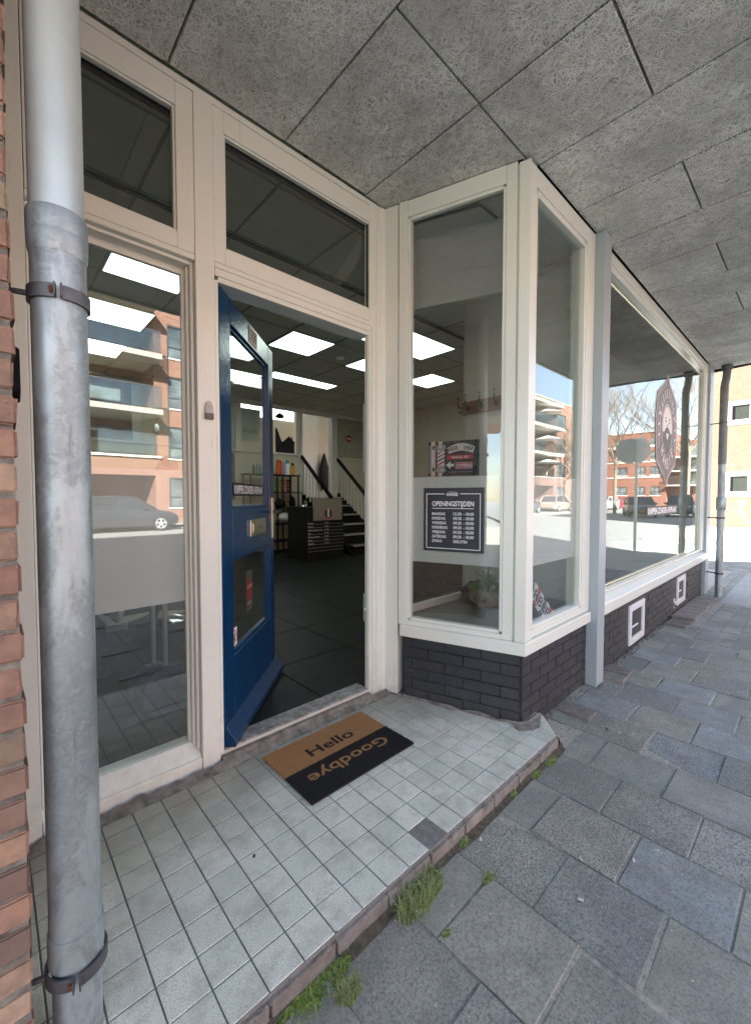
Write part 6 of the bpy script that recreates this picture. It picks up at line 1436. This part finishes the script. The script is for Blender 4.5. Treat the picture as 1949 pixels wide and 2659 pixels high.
# ------------------------------------------------------------------ cars
def car(x, y, z, rz, color, label, L_=4.3, kind=0, plate=False):
    e = empty('parked_car', label=label, cat='car', group='parked cars'); e.location = (0, 0, 0)
    T = Matrix.Translation((x, y, z)) @ Matrix.Rotation(R(rz), 4, 'Z'); hl = L_ / 2; W2 = .86
    H0 = 1.46 if kind == 0 else 1.62
    # stations along length: (pos, bottom, belt height, half width, roof height or None)
    S = [(-hl, .40, .80, .66), (-hl + .12, .26, .95, .78), (-hl + .6, .22, .99, W2), (-.4, .20, .94, W2), (.7, .20, .93, W2), (1.15, .20, .92, W2), (hl - .35, .22, .80, .82), (hl - .08, .28, .66, .74), (hl, .36, .56, .60)]
    b = MB(); n = 8; vs = []
    for (p, zb, zt_, hw) in S:
        for (yy, zz) in ((-hw * .92, zb), (-hw, zb + .14), (-hw, zt_ - .14), (-hw * .93, zt_), (hw * .93, zt_), (hw, zt_ - .14), (hw, zb + .14), (hw * .92, zb)): vs.append(T @ Vector((p, yy, zz)))
    fs = [tuple(range(n))[::-1], tuple(range((len(S) - 1) * n, len(S) * n))]
    for i in range(len(S) - 1):
        for k in range(n): fs.append((i * n + k, i * n + (k + 1) % n, (i + 1) * n + (k + 1) % n, (i + 1) * n + k))
    b.add(vs, fs); b.build('car_body', color, e, smooth=True, bevel=.03)
    G = [(-hl + .18, .93, .93), (-hl + .62, 1.34 * H0 / 1.46, .93), (-.35, H0, .93), (.35, H0 - .02, .93), (1.22, .92, .93)]
    b = MB(); vs = []
    for (p, zt_, k) in G:
        wb, wt = .80, .80 - .28 * max(0, (zt_ - .92)) ; vs += [T @ Vector((p, -wb, .90)), T @ Vector((p, -wt, zt_)), T @ Vector((p, wt, zt_)), T @ Vector((p, wb, .90))]
    fs = [(0, 1, 2, 3), (19, 18, 17, 16)]
    for i in range(4):
        for k in range(4): fs.append((i * 4 + k, i * 4 + (k + 1) % 4, (i + 1) * 4 + (k + 1) % 4, (i + 1) * 4 + k))
    b.add(vs, fs); b.build('car_glass', M['car_win'], e)
    b = MB()
    def P3(p, yy, zz): return T @ Vector((p, yy, zz))
    r1 = (-hl + .62, 1.34 * H0 / 1.46); w1 = .80 - .28 * (r1[1] - .92); w2 = .80 - .28 * (H0 - .92)
    b.add([P3(r1[0], -w1 - .01, r1[1] + .012), P3(-.35, -w2 - .01, H0 + .012), P3(.37, -w2 - .01, H0 - .01), P3(.37, w2 + .01, H0 - .01), P3(-.35, w2 + .01, H0 + .012), P3(r1[0], w1 + .01, r1[1] + .012)], [(0, 1, 4, 5), (1, 2, 3, 4)])
    for s_ in (-1, 1):
        for (pa, za, wa), (pb_, zb_, wb_) in (((-hl + .20, .95, .795), (r1[0], r1[1], w1)), ((-.12, .92, .80), (-.16, H0, w2)), ((1.22, .93, .80), (.37, H0 - .01, w2)), ((r1[0], r1[1], w1), (-.35, H0, w2)), ((-.35, H0, w2), (.37, H0 - .01, w2))):
            a_, c_ = P3(pa, s_ * (wa + .012), za), P3(pb_, s_ * (wb_ + .012), zb_); b.tube([a_, c_], .035, 6)
    b.build('roof', color, e)
    for s_ in (-1, 1):
        for p in (-hl + .82, hl - .80):
            cw = T @ Vector((p, s_ * .80, .32)); Rm = T.to_3x3(); ax = Rm @ Vector((0, s_, 0)); u = Rm @ Vector((1, 0, 0)); v = Vector((0, 0, 1))
            def disc(r, o0, o1, nn, mt, nm, par):
                q = MB(); vs = []
                for o_ in (o0, o1):
                    for k in range(nn): t = 2 * math.pi * k / nn; vs.append(cw + ax * o_ + u * r * math.cos(t) + v * r * math.sin(t))
                q.add(vs, [tuple(range(nn)), tuple(range(nn, 2 * nn))[::-1]] + [(k, (k + 1) % nn, nn + (k + 1) % nn, nn + k) for k in range(nn)]); return q.build(nm, mt, par)
            wh = disc(.32, -.12, .085, 24, M['black_matt'], 'wheel', e)
            q = MB()
            for k in range(24):
                t0_, t1_ = 2 * math.pi * k / 24, 2 * math.pi * (k + 1) / 24
                q.add([cw + ax * .092 + (u * math.cos(t) + v * math.sin(t)) * r for t, r in ((t0_, .215), (t1_, .215), (t1_, .185), (t0_, .185))], [(0, 1, 2, 3)])
            for k in range(5):
                t = 2 * math.pi * k / 5 + .3; dd = u * math.cos(t) + v * math.sin(t); pp = u * -math.sin(t) + v * math.cos(t)
                q.add([cw + ax * .09 + pp * .035, cw + ax * .092 + dd * .19 + pp * .025, cw + ax * .092 + dd * .19 - pp * .025, cw + ax * .09 - pp * .035], [(0, 1, 2, 3)])
            q.build('rim', M['zinc_smooth'], wh)
    for s_ in (-1, 1):
        MB().add([P3(hl - .40, s_ * .80, .72), P3(hl - .10, s_ * .66, .66), P3(hl - .06, s_ * .66, .56), P3(hl - .30, s_ * .815, .60)], [(0, 1, 2, 3)]).build('headlight', M['chrome'], e)
        MB().add([P3(-hl + .02, s_ * .62, .92), P3(-hl + .14, s_ * .79, .92), P3(-hl + .11, s_ * .79, .74), P3(-hl - .01, s_ * .62, .74)], [(0, 1, 2, 3)]).build('tail_light', M['red'], e)
        MB().tube([P3(.78, s_ * .84, .98), P3(.74, s_ * .98, 1.0)], .06, 8).build('wing_mirror', color, e)
    if plate: MB().add([P3(hl + .03, -.26, .50), P3(hl + .03, .26, .50), P3(hl + .03, .26, .39), P3(hl + .03, -.26, .39)], [(0, 1, 2, 3)]).build('number_plate', M['amber'], e)
    return e
M['car_win'] = simple('car_window', (.03, .035, .04), .06, var=.05)
def carp(n_, c): return simple(n_, c, .22, .2, var=.03)
car(3.75, -17.9, -.246, 0, carp('dark_grey_car_paint', (.045, .05, .06)), 'dark grey hatchback mirrored in the frosted band of the tall left window')
car(34.6, -17.7, -.246, 0, carp('blue_grey_car_paint', (.07, .09, .11)), 'dark blue grey car at the left, mirrored low in the narrow bay pane')
car(41.6, -17.7, -.246, 0, carp('beige_car_paint', (.36, .28, .22)), 'beige crossover car mirrored low in the narrow bay pane', kind=1)
car(34.6, -8.6, -.25, 158, carp('teal_grey_car_paint', (.05, .085, .10)), 'dark teal hatchback with yellow plate mirrored in the large window', plate=True)
car(37.2, -6.6, -.25, 170, carp('black_blue_car_paint', (.03, .045, .06)), 'very dark car behind the teal hatchback mirrored in the large window', kind=1)
car(54.5, -16.4, -.25, 200, carp('red_car_paint', (.50, .02, .03)), 'bright red car mirrored at the left of the large window')
car(50.0, -16.0, -.25, 185, carp('white_car_paint', (.62, .62, .62)), 'white car mirrored at the left edge of the large window')
# ------------------------------------------------------------------ bare trees
def tree(x, y, h, seed, label):
    random.seed(seed); e = empty('bare_tree', label=label, cat='tree', group='bare street trees'); tr_ = MB(); cr_ = MB()
    tr_.tube([(x, y, -.25), (x + .05, y, h * .22), (x, y + .06, h * .42)], [.15, .13, .11], 8); tr_.build('trunk', M['bark'], e, smooth=True)
    def br(p, d, l_, r, dep):
        q = p + d * l_ * .5 + Vector((random.uniform(-1, 1), random.uniform(-1, 1), random.uniform(-.2, 1))) * l_ * .06; t = p + d * l_
        cr_.tube([p, q, t], [r, r * .8, r * .6], 5 if dep > 2 else 3, cap=False)
        if dep == 0: return
        for k in range(3 if dep > 1 else 4):
            nd = (d + Vector((random.uniform(-1, 1), random.uniform(-1, 1), random.uniform(-.25, .7))) * .72).normalized()
            br(t if k else q, nd, l_ * random.uniform(.62, .85), r * .58, dep - 1)
    for k in range(6):
        a = k * 1.05 + random.uniform(-.3, .3); br(Vector((x, y, h * random.uniform(.30, .42))), Vector((math.cos(a) * .6, math.sin(a) * .6, .85)).normalized(), h * .20, .085, 5)
    cr_.build('crown', M['bark'], e)
tree(40, -11.9, 12.6, 3, 'bare tree mirrored at the left of the large window')
tree(40, -6.7, 12.8, 8, 'bare tree mirrored behind the logo in the large window')
tree(50.4, -19.6, 11.5, 12, 'bare tree mirrored at the right of the narrow bay pane')
# ------------------------------------------------------------------ traffic sign (back view, mirrored)
ts = empty('traffic_sign', label='grey backed round traffic sign on a pole mirrored in the large window', cat='traffic sign')
tx, ty = 10.6, -2.42
MB().tube([(tx, ty, -.2), (tx, ty, 2.55)], .032, 12).build('pole', M['zinc_smooth'], ts, smooth=True)
for yy, ang in ((-.05, 20), (.05, -35)):
    u = Vector((math.sin(R(ang)), math.cos(R(ang)), 0)); FF = (Vector((tx - .045, ty, 2.25)), u, Vector((-u.y, u.x, 0)), Vector((0, 0, 1)))
    MB().plate(FF, ring(.13 if yy > 0 else -.13, 0, .28, .28, 32), -.004, .004).build('disc', M['zinc_smooth'], ts)
